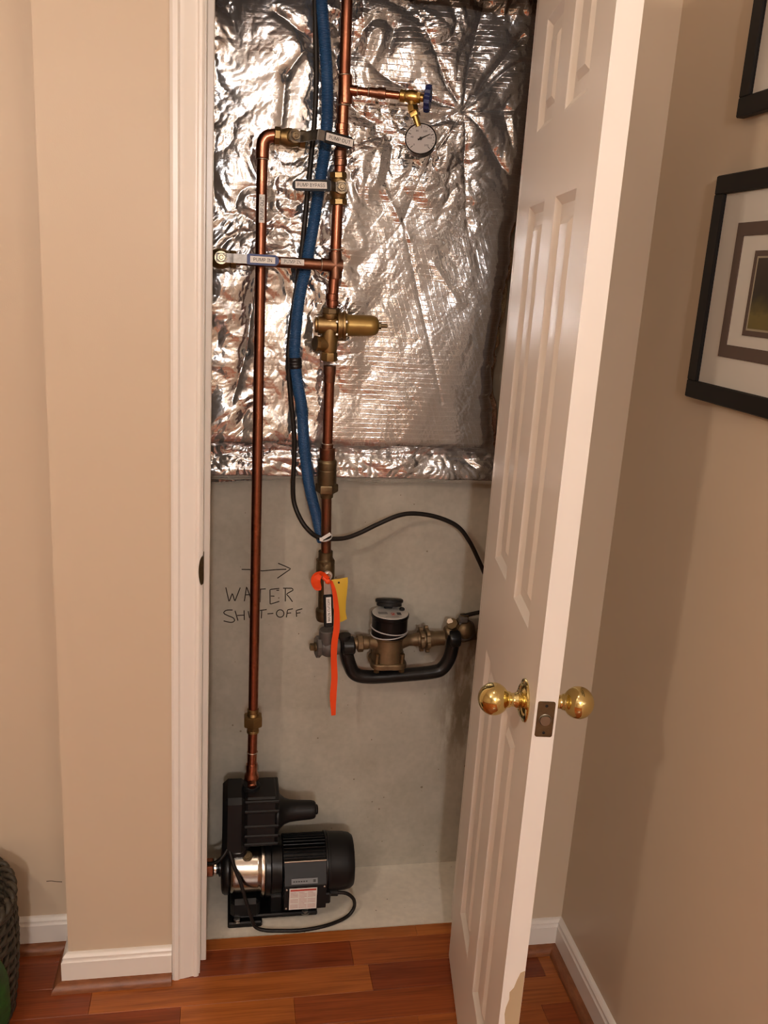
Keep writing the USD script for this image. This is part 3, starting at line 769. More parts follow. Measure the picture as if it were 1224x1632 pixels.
# middle pipe between the reducing valve and the check valve
YM = 1.872
m0, m1 = P(525.5, 582, YM), P(521.5, 722, YM + .004)
md = unit(m1 - m0)
obj('middle_pipe', rod(m0, m1, R34, 28), M_['copper'], riser)
obj('coupling', lathe([(.0118, 0), (.0136, .001), (.0136, .018), (.0122, .020), (.0122, .034), (.0116, .036)], m0, md, 28), M_['copper_dark'], riser)
obj('coupling', lathe([(.0116, -.022), (.0130, -.020), (.0130, 0)], m1, md, 28), M_['copper_dark'], riser)
obj('solder_joint', solder(m1 - md * .021, md, .0127), M_['solder'], riser, 60)
l0, l1 = P(520.5, 790, 1.884), P(519.5, 885, 1.893)
obj('lower_pipe', rod(l0, l1, R34 + .0004, 28), M_['copper_dark'], riser)
STK = {}
def sticker(parent, text, c, ex, ey, w_, h_, th, tw, name='sticker'):
    ex = unit(ex); ey = unit(np.asarray(ey) - (np.asarray(ey) @ ex) * ex); ez = np.cross(ex, ey)
    b_ = box(-w_ / 2, w_ / 2, -h_ / 2, h_ / 2, 0, .0005)
    b_.apply_transform(frame_mat(c, ex, ey, ez))
    s = obj(name, b_, M_['sticker'], parent, False)
    if str(parent.GetPath()).count('/') <= 2:
        obj('lettering', text_on(text, th, np.asarray(c) + ez * .0004, ex, ey, .0004, tw), M_['ink'], s, False)
    else:
        obj('lettering', text_on(text, th, np.asarray(c) + ez * .0004, ex, ey, .0004, tw), M_['ink'], parent, False)
    return s
# wrap-around sticker on the branch pipe
s0, s1 = P(451, 418, YR - .012 - R34), P(488, 419.5, YR - .012 - R34)
fr = np.array([0, -1.0, 0])
def wrap_label(parent, text, c, axis, front, r, L, H, th, tw, upwards):
    """label bent round a pipe: axis = reading direction"""
    axis = unit(axis); front = unit(front - (front @ axis) * axis); side = np.cross(front, axis)     # side = up of the letters
    k = 9
    ang = np.linspace(-H / 2 / r, H / 2 / r, k)
    secs = []
    for e in (-L / 2, L / 2):
        outer = [c + axis * e + (r + .0005) * (front * math.cos(a) + side * math.sin(a)) for a in ang]
        inner = [c + axis * e + (r - .0002) * (front * math.cos(a) + side * math.sin(a)) for a in ang[::-1]]
        secs.append(np.array(outer + inner))
    s = obj('sticker', loft(secs), M_['sticker'], parent, 30)
    m = meshkit.text_mesh(text, th, .0003)
    b = m.bounds
    m.apply_translation((-(b[0][0] + b[1][0]) / 2, -(b[0][1] + b[1][1]) / 2, 0))
    m.apply_scale((tw / (b[1][0] - b[0][0]), 1, 1))
    v = m.vertices
    a = v[:, 1] / r
    m.vertices = c + v[:, :1] * axis + (r + .0005 + v[:, 2:3]) * (np.cos(a)[:, None] * front + np.sin(a)[:, None] * side)
    obj('lettering', m, M_['ink'], s, False)
cb = tee2 + TD * (.0895)
wrap_label(riser, 'PUMP IN', cb, -TD, fr + np.array([0, 0, .18]), R34, .047, .012, .0062, .034, True)

# pump pipe: thin copper from the elbow down to the controller
pp = thing('pump_pipe', 'long thin copper pipe dropping from an elbow to the pump controller', 'copper pipe')
e0 = P(418, 252, YP); e1 = P(441, 216, YP - .002)
pb = P(403.5, 1132, YP - .014)
pdn = unit(pb - e0)
corner = P(419.5, 217, YP)
elb = [e0 + (corner - e0) * .35, e0 + (corner - e0) * .6, corner + (e0 - corner) * .18 + (e1 - corner) * .10, corner + (e0 - corner) * .03 + (e1 - corner) * .35, corner + (e1 - corner) * .8, e1]
obj('elbow', cat(sweep(spline([e0] + elb[1:], 6), .0131, 28), torus(e0, pdn, .0120, .0016, 28, 8), torus(e1, e1 - corner, .0120, .0016, 28, 8)), M_['copper_new'], pp)
obj('solder_joint', solder(e0 + pdn * .002, pdn, .0130), M_['solder'], pp, 60)
obj('long_pipe', rod(e0 - pdn * .01, pb, R34, 32), M_['copper'], pp)
lc_ = P(417, 333, YP - .003)
lc_ = e0 + pdn * ((lc_ - e0) @ pdn)
wrap_label(pp, 'PUMP OUT', lc_, -pdn, fr + np.array([.05, 0, .2]), R34, .054, .0115, .0062, .044, True)
# union near the foot
ud = pdn
un = obj('union', cat(lathe([(.0118, -.004), (.0132, -.003), (.0132, .006), (.0120, .007), (.0130, .008), (.0150, .016)], pb, ud, 28), hexnut(pb + ud * .0125, ud, .0235, .026, 6, .52), hexnut(pb + ud * .0385, ud, .0150, .012, 6, .52),
                       lathe([(.0135, .050), (.0142, .051), (.0142, .056), (.0120, .057)], pb, ud, 28)), M_['brass'], pp)
p2a, p2b = pb + ud * .050, P(401, 1238, YP - .016)
obj('short_pipe', rod(p2a, p2b, R34, 28), M_['copper_new'], pp)
obj('solder_joint', solder(p2a + ud * .058, ud, .0126), M_['solder'], pp, 60)
obj('adapter', cat(lathe([(.0118, -.036), (.0130, -.035), (.0130, -.012), (.0168, -.006), (.0172, .004), (.0160, .006)], p2b, ud, 28),
                   rod(p2b + np.array([0, -.004, -.004]), p2b + np.array([.001, -.024, -.014]), .0105, 24, .003)), M_['copper_new'], pp)

# valves -------------------------------------------------------------------
def ball_valve(name, label, c, axis, stem, lever_end, grip_mat, text, read, body_mat=M_['brass'], rb=.0185, hw=.0112, body_len=.062, grip_from=.45, tw=.045, th=.0066, lbl_at=.5, lbl_len=.060, stem_len=.014, parts=True):
    """c body centre, axis of the bore, stem direction, lever_end point of the lever, read = reading direction of the sticker"""
    v = thing(name, label, 'ball valve')
    axis, stem = unit(axis), unit(stem)
    h = body_len / 2
    obj('body', cat(lathe([(.0150, -h), (.0160, -h + .001), (.0160, -h + .012), (.0148, -h + .013), (rb * .86, -h * .42), (rb, -h * .16), (rb, h * .16), (rb * .86, h * .42), (.0148, h - .013), (.0160, h - .012), (.0160, h - .001), (.0150, h)], c, axis, 30),
                    hexnut(c - axis * h, axis, .0180, .012, 8), hexnut(c + axis * (h - .012), axis, .0180, .012, 8),
                    lathe([(.0125, 0), (.0115, rb + .003), (.0095, rb + .004), (.0095, rb + stem_len - .006)], c, stem, 24)), body_mat, v)
    hub = c + stem * (rb + stem_len - .006)
    obj('stem_nut', cat(lathe([(.0125, 0), (.0133, .0015), (.0125, .003)], hub, stem, 28), hexnut(hub + stem * .003, stem, .0085, .005, 6), lathe([(.0045, .008), (.0045, .0105), (.0035, .0113)], hub, stem, 14)), M_['nut_brass'], v)
    le = np.asarray(lever_end, float)
    ex = le - hub
    ex = ex - (ex @ stem) * stem
    L = np.linalg.norm(ex); ex /= L
    ey = np.cross(stem, ex)
    rise = (le - hub) @ stem
    pts = [(-.010, 0), (.012, 0), (.024, rise), (L, rise)]
    pl = sg.LineString(pts).buffer(.0012, cap_style=2)
    m = trimesh.creation.extrude_polygon(pl, hw * 1.7)
    m.apply_translation((0, 0, -hw * .85))
    m.apply_transform(frame_mat(hub + stem * .0018, ex, stem, np.cross(ex, stem)))
    lv = obj('lever', m, M_['lever_steel'], v, 25)
    g0 = L * grip_from
    gb = trimesh.creation.extrude_polygon(sg.box(g0 + .003, -hw + .003, L - .004, hw - .003).buffer(.003).union(sg.Point(L - hw * .6, 0).buffer(hw)), .0085)
    gb.apply_translation((0, 0, -.0042))
    fm_ = frame_mat(hub + stem * (.0018 + rise), ex, ey, stem)
    gb.apply_transform(fm_)
    obj('grip', gb, grip_mat, lv, 25)
    rd = unit(read)
    rd = ex if rd @ ex > 0 else -ex
    cc = hub + ex * (g0 + (L - g0) * lbl_at) + stem * (.0018 + rise + .0044)
    eyl = np.cross(stem, rd)
    sticker(lv, text, cc, rd, eyl, lbl_len, hw * 1.22, th, tw)
    return v
ST = np.array([0, -1.0, 0])
vo = P(462, 220, YP - .003)
ax_o = unit(P(490, 222.5, YP) - P(441, 216, YP))
hub_t = lambda c, dy: c + np.array([0, dy, 0])
ball_valve('ball_valve', 'brass ball valve at the top of the thin pipe, black lever marked PUMP OUT', vo, ax_o, unit(np.array([.30, -1, .04])), P(559, 229, 1.825), M_['black_plastic'], 'PUMP OUT', (1, 0, 0), grip_from=.40, lbl_len=.057, lbl_at=.53)
vb = P(539.5, 301, YR)
ball_valve('ball_valve', 'brass ball valve in the main riser with a dark lever marked PUMP BYPASS', vb, up1, unit(np.array([.08, -1, .05])), P(469, 295, 1.815), M_['black_plastic'], 'PUMP BYPASS', (1, 0, 0), grip_from=.26, lbl_len=.062, tw=.054, lbl_at=.545, hw=.0104)
vi = tee2 + TD * .232
ball_valve('ball_valve', 'brass ball valve on the left branch with a blue lever marked PUMP IN', vi, TD, unit(np.array([.05, -1, .06])), P(441, 416, 1.825), M_['blue_grip'], 'PUMP IN', (1, 0, 0), grip_from=.46, lbl_len=.049, lbl_at=.52, tw=.036, rb=.020, hw=.0104)

# reducing valve
prv = thing('pressure_reducing_valve', 'brass pressure reducing valve with a gold bell lying to the right', 'pressure valve')
pc = P(526, 518, YR); pdn2 = unit(P(524.5, 585, YM) - P(528.5, 486, YR))
bx = unit(P(610, 519.5, YR - .012) - pc)
obj('body', cat(lathe([(.0165, -.030), (.0172, -.028), (.0172, -.016), (.0150, -.012), (.0170, .0), (.0180, .03), (.0165, .052), (.0150, .058)], pc, pdn2, 32), rod(pc - bx * .026, pc + bx * .016, .0185, 32, .002), rod(pc - bx * .021, pc - bx * .032, .0165, 28, .002)), M_['brass'], prv)
sd = unit(np.array([-.62, -.25, .55]))
sp = pc + pdn2 * .040
sdir = unit(np.array([-.9, -.35, .05]))
obj('strainer_cap', cat(rod(sp + sdir * .006, sp + sdir * .030, .0150, 28, .002), hexnut(sp + sdir * .026, sdir, .0165, .008, 8)), M_['brass'], prv)
obj('top_nut', hexnut(pc - pdn2 * .036, pdn2, .0195, .012, 8), M_['brass_dark'], prv)
obj('lower_nut', hexnut(pc + pdn2 * .056, pdn2, .0185, .018, 8), M_['brass'], prv)
fl1 = obj('flange', cat(lathe([(.0270, .016), (.0285, .0175), (.0285, .0225), (.0265, .0235), (.0265, .026), (.0295, .0275), (.0295, .0325), (.028, .034)], pc, bx, 36)), M_['brass'], prv)
for k in range(6):
    a = k / 6 * 2 * math.pi + .3
    y_ = np.cross(bx, zhat); z_ = np.cross(y_, bx)
    o_ = pc + (y_ * math.cos(a) + z_ * math.sin(a)) * .0265
    obj('bolt', cat(hexnut(o_ + bx * .0325, bx, .0036, .004), hexnut(o_ + bx * .0125, bx, .0036, .004)), M_['nickel'], fl1)
obj('bell', lathe([(.0255, .033), (.0235, .036), (.0225, .040), (.0215, .085), (.0200, .093), (.0165, .099), (.010, .102), (.004, .1025)], pc, bx, 36), M_['bell'], prv)
obj('adjusting_screw', cat(hexnut(pc + bx * .101, bx, .0075, .006), rod(pc + bx * .106, pc + bx * .120, .0042, 14, .0008)), M_['brass_dark'], prv)

# gauge and needle valve
nv = thing('needle_valve', 'yellow brass angle valve with a blue hand wheel above the gauge', 'valve')
nd = unit(P(690, 158, YR - .030) - brz)
obj('body', cat(lathe([(.0095, -.004), (.0120, -.002), (.0120, .006), (.0105, .008), (.0125, .014), (.0130, .020), (.0115, .027), (.0115, .031)], brz, nd, 28), hexnut(brz + nd * .030, nd, .0115, .008, 6), rod(brz + nd * .036, brz + nd * .044, .0075, 18, .001)), M_['gauge_brass'], nv)
gd = unit(P(662, 196, YR - .030) - (brz + nd * .018))
go = brz + nd * .018
obj('outlet', cat(rod(go, go + gd * .026, .0075, 20), hexnut(go + gd * .018, gd, .0115, .012, 6)), M_['gauge_brass'], nv)
wc = brz + nd * .052
wheel = []
a_ = np.linspace(0, 2 * math.pi, 96, endpoint=False)
wr = .0248 + .0014 * np.cos(a_ * 12)
T_ = axis_frame(wc, nd)
secs = []
for h_, s_ in ((-.006, .88), (-.0052, .96), (0, 1.0), (.0052, .96), (.006, .88)):
    q = np.stack([wr * s_ * np.cos(a_), wr * s_ * np.sin(a_), np.full_like(a_, h_)], 1)
    secs.append(q @ T_[:3, :3].T + T_[:3, 3])
obj('hand_wheel', cat(loft(secs), rod(wc - nd * .012, wc + nd * .008, .0065, 18, .001)), M_['blue_wheel'], nv)
ga = thing('pressure_gauge', 'round pressure gauge with a grey white dial below the blue hand wheel', 'gauge')
gb_ = go + gd * .026
gf = unit(np.array([-.22, -1.0, .30]))
gR = .0300
gc = P(670.5, 221.5, YR - .040)
back = gc + unit(-gf) * .018
sq = gc - gf * .011 + unit(np.array([-.22, 0, .97])) * gR * .9
obj('stem', cat(rod(gb_, sq, .0062, 18), hexnut(gb_ + unit(sq - gb_) * .004, sq - gb_, .0098, .009, 4, .8)), M_['gauge_brass'], ga)
obj('case', lathe([(.012, -.022), (gR * .93, -.021), (gR, -.018), (gR, -.002), (gR * 1.04, -.001), (gR * 1.04, .001), (gR * .98, .0022), (gR * .955, .0005)], gc, gf, 48), M_['black_gloss'], ga)
dl = obj('dial', lathe([(gR * .97, -.001), (gR * .97, .0012)], gc, gf, 48), M_['dial'], ga)
gx = unit(np.cross(zhat, gf)) * 1.0
gy = np.cross(gf, gx)
if gx[0] < 0:
    gx, gy = -gx, -gy
gy = np.cross(gf, gx)
ticks = []
for k in range(21):
    a = math.radians(225 - k * 13.5)
    dvec = gx * math.cos(a) + gy * math.sin(a); tv = -gx * math.sin(a) + gy * math.cos(a)
    r0_, r1_ = (gR * .70, gR * .90) if k % 5 == 0 else (gR * .82, gR * .90)
    ticks.append(sweep(np.array([gc + gf * .0014 + dvec * r0_, gc + gf * .0014 + dvec * r1_]), .00035 if k % 5 else .00055, 4))
for k in range(0, 21, 4):
    a = math.radians(225 - k * 13.5)
    ticks.append(text_on(str(k * 10), .0034, gc + gf * .0012 + (gx * math.cos(a) + gy * math.sin(a)) * gR * .58, gx, gy, .0003))
obj('scale_marks', cat(ticks), M_['ink'], dl, False)
na = math.radians(28)
nv_ = gx * math.cos(na) + gy * math.sin(na)
obj('needle', cat(sweep(np.array([gc + gf * .003 - nv_ * .006, gc + gf * .003 + nv_ * .021]), np.array([.0016, .0004]), 8), lathe([(.0028, .0012), (.0028, .004), (.002, .005)], gc - nv_ * .0, gf, 16)), M_['ink'], dl)

# check valve (big union) on the lower riser
cv = thing('check_valve', 'large dark bronze check valve below the foil on the main riser', 'check valve')
c0, c1 = P(522, 715, 1.876), P(520.5, 797, 1.886)
cd = unit(c1 - c0)
obj('collar', lathe([(.0155, -.003), (.0172, -.001), (.0168, .024), (.0155, .026)], c0, cd, 32), M_['copper_dark'], cv)
obj('body', lathe([(.0155, .022), (.0200, .027), (.0208, .030), (.0208, .044), (.0200, .046), (.0212, .048), (.0212, .078), (.0195, .082)], c0, cd, 36), M_['brass_dark'], cv)
obj('nut', cat(hexnut(c0 + cd * .080, cd, .0252, .019, 6, .15), lathe([(.0180, .099), (.0150, .104), (.0140, .112)], c0, cd, 30)), M_['brass_dark'], cv)
obj('solder_joint', torus(c0, cd, .0150, .0018, 30, 8), M_['solder'], cv)

# main cutoff
mv = thing('main_cutoff_valve', 'main shutoff valve with a lever hanging down marked MAIN CUTOFF', 'ball valve')
YV = 1.895
v0, v1 = P(519, 878, YV), P(517, 1003, YV + .012)
vd = unit(v1 - v0)
obj('body', cat(lathe([(.0140, 0), (.0165, .001), (.0165, .016), (.0178, .018), (.0178, .023), (.0200, .026), (.0215, .036), (.0215, .060), (.0200, .072), (.0170, .080), (.0150, .090)], v0, vd, 32),
                hexnut(v0 + vd * .020, vd, .0215, .012, 8), rod(v0 + vd * .085, v0 + vd * .165, .0155, 28, .001), lathe([(.0150, .140), (.0205, .145), (.0215, .150), (.0205, .166), (.0185, .172)], v0, vd, 30)), M_['brass_dark'], mv)
hubm = P(521.5, 917, YV - .026)
obj('stem', cat(rod(hubm + np.array([0, .026, 0]), hubm, .010, 20, .001)), M_['brass_dark'], mv)
lever_dn = unit(P(523.5, 1000, YV - .032) - hubm)
lx = np.cross(lever_dn, np.array([0, -1.0, 0])); lx = unit(lx); lz = np.cross(lx, lever_dn); 
if lz[1] > 0:
    lx, lz = -lx, -lz
LT = frame_mat(hubm, lx, lever_dn, np.cross(lx, lever_dn))
nz = 1 if np.cross(lx, lever_dn)[1] < 0 else -1
def lbox(x0, x1, y0, y1, n0, n1, c=0.0):
    m = box(x0, x1, y0, y1, min(nz * n0, nz * n1), max(nz * n0, nz * n1), c)
    m.apply_transform(LT)
    return m
plate = sg.box(-.0085, -.004, .0085, .012).union(sg.Point(0, 0).buffer(.0115)).union(sg.box(-.0085, .0, .0085, .118))
pm = trimesh.creation.extrude_polygon(plate, .0024)
pm.apply_translation((0, 0, -.0012 + nz * .002))
pm.apply_transform(LT)
lvm = obj('lever', pm, M_['steel'], mv, 25)
obj('stem_nut', cat(hexnut(hubm + np.array([0, -.003, 0]), (0, -1, 0), .0075, .005)), M_['nickel'], mv)
obj('grip', lbox(-.0105, .0105, .044, .122, -.003, .0072, .0025), M_['black_plastic'], lvm, 25)
scm = hubm + lever_dn * .0795 + np.array([0, -1, 0]) * .0082 + lx * .001 * np.sign(lx[0])
sticker(lvm, 'MAIN CUTOFF', scm, -lever_dn, -np.array([1.0, 0, 0]), .0615, .0115, .0058, .053)

# fitting at the foot of the riser
ft = thing('pipe_fitting', 'grey cast elbow fitting with a square plug under the main cutoff lever', 'pipe fitting')
f0 = P(521, 1030, 1.918)
obj('body', cat(rod(f0 - np.array([.022, 0, 0]), f0 + np.array([.030, .004, 0]), .0215, 30, .003), rod(f0 + np.array([0, 0, .0]), f0 + np.array([-.002, -.004, .045]), .0190, 30, .002), trimesh.creation.icosphere(2, .024).apply_translation(f0 + np.array([.004, 0, -.002]))), M_['zinc_gray'], ft)
pd_ = unit(np.array([-1, -.12, .02]))
obj('cap_nut', cat(hexnut(f0 + pd_ * .016, pd_, .0265, .011, 8)), M_['zinc_gray'], ft)
obj('plug', cat(rod(f0 + pd_ * .026, f0 + pd_ * .031, .011, 20, .001), hexnut(f0 + pd_ * .030, pd_, .0095, .011, 4, .8)), M_['brass_dark'], ft)

# ------------------------------------------------------------------ meter, yoke, service fittings
YT = 1.925
yk = thing('meter_yoke', 'thick black U shaped pipe bracket carrying the water meter', 'meter yoke')
path = spline([P(548, 1012, YT), P(550, 1030, YT), P(556, 1056, YT), P(566, 1074, YT), P(590, 1079, YT), P(640, 1076, YT), P(690, 1071, YT), P(706, 1064, YT), P(717, 1046, YT), P(722, 1024, YT), P(724, 1012, YT)], 8)
obj('pipe', sweep(path, .0165, 24), M_['yoke'], yk)
mA, mB = P(556, 1029, YT - .002), P(684, 1021, YT - .002)
mx = unit(mB - mA)
obj('socket', cat(lathe([(.0200, -.016), (.0225, -.013), (.0225, .010), (.0185, .014)], mA, mx, 28)), M_['yoke'], yk)
obj('socket', cat(lathe([(.0190, -.010), (.0215, -.006), (.0215, .012), (.0190, .016)], P(722, 1018, YT), mx, 28)), M_['yoke'], yk)
mt = thing('water_meter', 'bronze water meter with a black register, white face and flipped open lid', 'water meter')
mc = P(619, 1022, YT - .004)
RM = .0440
obj('body', cat(lathe([(.0350, -.050), (.0385, -.046), (.0385, -.026), (.0365, -.022), (.0365, .012), (.0395, .016), (.0395, .026)], mc, zhat, 40),
                lathe([(.0130, -.070), (.0165, -.066), (.0165, -.052), (.0145, -.046), (.0225, -.028)], mc, mx, 24), lathe([(.0225, .028), (.0145, .050), (.0150, .060), (.0165, .066), (.0165, .074), (.0140, .078)], mc, mx, 24)), M_['bronze_meter'], mt)
bp = []
for k in range(48):
    a = k / 48 * 2 * math.pi
    bp.append((.0470 + .0045 * math.cos(4 * a + math.pi), a))
sec = [np.array([(r_ * s_ * math.cos(a), r_ * s_ * math.sin(a), z_) for r_, a in bp]) + mc for z_, s_ in ((-.058, .93), (-.056, 1.0), (-.047, 1.0), (-.044, .95))]
bf = obj('bottom_flange', loft(sec), M_['bronze_meter'], mt)
for k in range(4):
    a = (k + .5) / 4 * 2 * math.pi
    o_ = mc + np.array([.043 * math.cos(a), .043 * math.sin(a), -.066])
    obj('bolt', cat(hexnut(o_, zhat, .0075, .010), rod(o_, o_ + zhat * .046, .0055, 14)), M_['brass_dark'], bf)
obj('register', lathe([(RM * .93, .018), (RM * .97, .020), (RM * .97, .060), (RM, .064), (RM * 1.03, .066), (RM * 1.03, .072), (RM, .073)], mc, zhat, 48), M_['black_gloss'], mt)
for z_, tilt in ((.034, .10), (.024, -.12)):
    d_ = unit(np.array([tilt, .0, 1]))
    obj('seal_wire', torus(mc + zhat * z_, d_, RM * .995, .0016, 56, 8), M_['dial'], mt)
fz = .0735
face = obj('face', lathe([(RM * .985, .070), (RM * .985, .0735), (RM * .96, .0748), (RM * .93, .0745)], mc, zhat, 48), M_['meter_face'], mt)
ftop = mc + zhat * .0750
obj('red_number', text_on('2', .013, ftop + np.array([.004, -.012, 0]), (1, 0, 0), (0, 1, 0), .0004, bold=True), M_['red'], face, False)
q = [box(.014, .024, -.018, -.004, 0, .0004)]
q = [m.apply_translation(ftop) for m in q]
obj('counter_window', cat(q), M_['gray_plate'], face, False)
pr = [box(-.030, -.008, -.012 + k * .004, -.0108 + k * .004, 0, .0003).apply_translation(ftop) for k in range(4)] + [box(-.016, .016, -.030, -.0288, 0, .0003).apply_translation(ftop)]
obj('small_print', cat(pr), M_['gray_plate'], face, False)
hc = ftop + np.array([0, .028, .004])
ld = unit(np.array([0, -.42, .9]))
lc = mc + np.array([.001, .026, .094])
obj('lid', cat(lathe([(.031, -.004), (.0335, -.003), (.0335, .003), (.030, .005)], lc, unit(np.array([0.03, .30, 1.0])), 40), box(-.010, .010, .024, .034, .070, .096, .002).apply_translation(mc), lathe([(.028, -.013), (.030, -.012), (.030, -.002)], lc, unit(np.array([.03, .30, 1.0])), 36)), M_['black_matte'], mt)
obj('lid_hinge', lathe([(.006, .070), (.0065, .078), (.005, .080)], mc + np.array([.031, .014, 0]), zhat, 16), M_['black_matte'], mt)
# couplings between meter and yoke
for i, (s_, lab) in enumerate(((-1, 'plain bronze coupling nut between grey fitting and water meter'), (1, 'notched bronze flange coupling right of the water meter'))):
    cp = thing('meter_coupling', lab, 'coupling')
    if s_ < 0:
        o_ = mc - mx * .076
        obj('nut', cat(hexnut(o_, mx, .0215, .014, 8), rod(o_ - mx * .012, o_, .014, 24)), M_['bronze_meter'], cp)
    else:
        o_ = mc + mx * .078
        for k, (off, R_) in enumerate(((.002, .0270), (.016, .0300))):
            a_ = np.linspace(0, 2 * math.pi, 96, endpoint=False)
            wr = R_ + .0028 * np.sign(np.sin(a_ * 6 + .6 * k)) * np.abs(np.sin(a_ * 6 + .6 * k)) ** .3
            T_ = axis_frame(o_ + mx * off, mx)
            secs = [np.stack([wr * s2 * np.cos(a_), wr * s2 * np.sin(a_), np.full_like(a_, h_)], 1) @ T_[:3, :3].T + T_[:3, 3] for h_, s2 in ((-.0045, .95), (-.004, 1), (.004, 1), (.0045, .95))]
            obj('notched_ring', loft(secs), M_['bronze_meter'], cp)
        obj('sleeve', lathe([(.0165, -.006), (.0200, .020), (.0205, .024), (.0180, .036), (.0180, .058)], o_, mx, 28), M_['bronze_meter'], cp)
sf = thing('service_fitting', 'corroded bronze service valve cluster where the water line enters beside the door', 'pipe fitting')
s0 = P(737, 1004, 1.945)
obj('body', cat(lathe([(.0150, -.045), (.0190, -.040), (.0205, -.02), (.0225, .0), (.0205, .02), (.016, .028)], s0, unit(np.array([1, .1, .15])), 28), trimesh.creation.icosphere(3, .024).apply_translation(s0 + np.array([.004, -.006, .004]))), M_['bronze_meter'], sf)
obj('clamp', cat(torus(s0 + np.array([.004, -.012, .004]), unit(np.array([.2, -1, .2])), .0225, .0040, 30, 10), box(-.010, .010, -.010, .010, -.007, .007, .002).apply_translation(s0 + np.array([-.004, -.012, .034]))), M_['zinc_gray'], sf)
obj('bolt', cat(hexnut(s0 + np.array([-.034, -.008, .026]), unit(np.array([-.4, -.7, .3])), .0085, .008), rod(s0 + np.array([-.034, -.004, .022]), s0 + np.array([-.01, 0, .01]), .0055, 14)), M_['nickel'], sf)
obj('packing_nut', cat(hexnut(s0 + np.array([-.022, -.006, .012]), unit(np.array([-.5, -.6, .6])), .0150, .022, 8), hexnut(s0 + np.array([.0, -.004, .030]), zhat, .0125, .012, 6)), M_['brass_dark'], sf)
obj('outlet', cat(rod(s0 + np.array([.0, 0, -.022]), s0 + np.array([.055, .02, -.022]), .011, 20, .002), rod(s0, s0 + np.array([0.012, .055, -.004]), .017, 24), hexnut(s0 + np.array([.036, -.004, -.006]), unit(np.array([1, -.2, 0])), .013, .014)), M_['bronze_meter'], sf)

# ------------------------------------------------------------------ conduit, cable
YK = 1.893
cpts = [(512, -60), (512, 0), (517, 60), (521, 120), (521.5, 180), (518.5, 230), (510, 290), (501, 350), (493, 395), (487, 430), (480, 460), (474, 500), (470, 550), (471, 585), (476, 620), (481, 650), (484, 700), (488, 740), (494, 780), (504, 820), (511, 852), (514, 862)]
ys = np.interp([p[1] for p in cpts], [0, 250, 450, 620, 760, 862], [YK, YK, YK, YK + .004, 1.915, 1.935])
cd_path, q = resample(spline([P(x, y, yy) for (x, y), yy in zip(cpts, ys)], 12), .00072)
rr_ = .0120 + .0009 * np.cos(q / .0029 * 2 * math.pi)
con = thing('corrugated_conduit', 'blue corrugated plastic conduit winding down beside the main copper pipe', 'conduit')
obj('tube', sweep(cd_path, rr_, 18), M_['blue'], con, True)
k0 = int(np.argmin(np.linalg.norm(cd_path - P(466 + 4, 578, YK + .003), axis=1)))
tp, _ = resample(cd_path[k0 - 16:k0 + 17], .002)
tape_ = thing('electrical_tape', 'black tape wrapped round the blue conduit and the cable', 'tape')
obj('wrap', cat(sweep(tp, .0142 + .0006 * np.cos(np.arange(len(tp)) * 1.9), 20), sweep(tp + np.array([-.012, .002, 0]), .0072, 14)), M_['tape'], tape_)
kp = [(501, -60), (502, 0), (503, 60), (504, 120), (502, 180), (498, 230), (492, 290), (486, 350), (481, 400), (474, 450), (466, 500), (461, 545), (459.5, 580), (462, 620), (466, 660), (469, 700), (468.5, 740), (467, 770), (469, 802), (481, 831), (497, 850), (511, 857.5), (528, 859), (550, 857.5), (572, 850), (601, 836), (634, 822), (661, 818.5), (696, 824), (728, 838), (747, 861), (763, 893), (774, 918), (786, 945), (791, 962), (782, 973), (767, 975.5), (750, 979), (734, 983)]
ky = np.interp(np.arange(len(kp)), [0, 5, 12, 18, 21, 24, 28, 33, 38], [1.892, 1.895, 1.902, 1.925, 1.872, 1.90, 1.935, 1.955, 1.940])
kp_path, _ = resample(spline([P(x, y, yy) for (x, y), yy in zip(kp, ky)], 10), .004)
kb = thing('black_cable', 'dark cable running down beside the conduit then looping right behind the door', 'cable')
obj('cable_jacket', sweep(kp_path, .0052, 14), M_['cable'], kb, True)
zt = thing('cable_tie', 'white cable tie holding the cable to the copper riser', 'cable tie')
zc_ = P(519.5, 857, 1.889)
tie_a = np.linspace(0, 2 * math.pi, 33)
tie = np.stack([zc_[0] + .0132 * np.cos(tie_a), zc_[1] - .003 + .0185 * np.sin(tie_a), zc_[2] + .0045 * np.cos(tie_a)], 1)
obj('strap', sweep(tie, 1.0, prof=np.array([(-.0022, -.0006), (.0022, -.0006), (.0022, .0006), (-.0022, .0006)]), up=(1, 0, 0)), M_['white_zip'], zt)
tl0, tl1 = P(512, 859.5, 1.862), P(527, 850.5, 1.862)
obj('lock_head', cat(sweep(np.array([tl0, (tl0 + tl1) / 2, tl1]), 1.0, prof=np.array([(-.0035, -.0008), (.0035, -.0008), (.0035, .0008), (-.0035, .0008)])), box(-.004, .004, -.003, .002, -.004, .004, .001).apply_translation(tl0)), M_['white_zip'], zt)

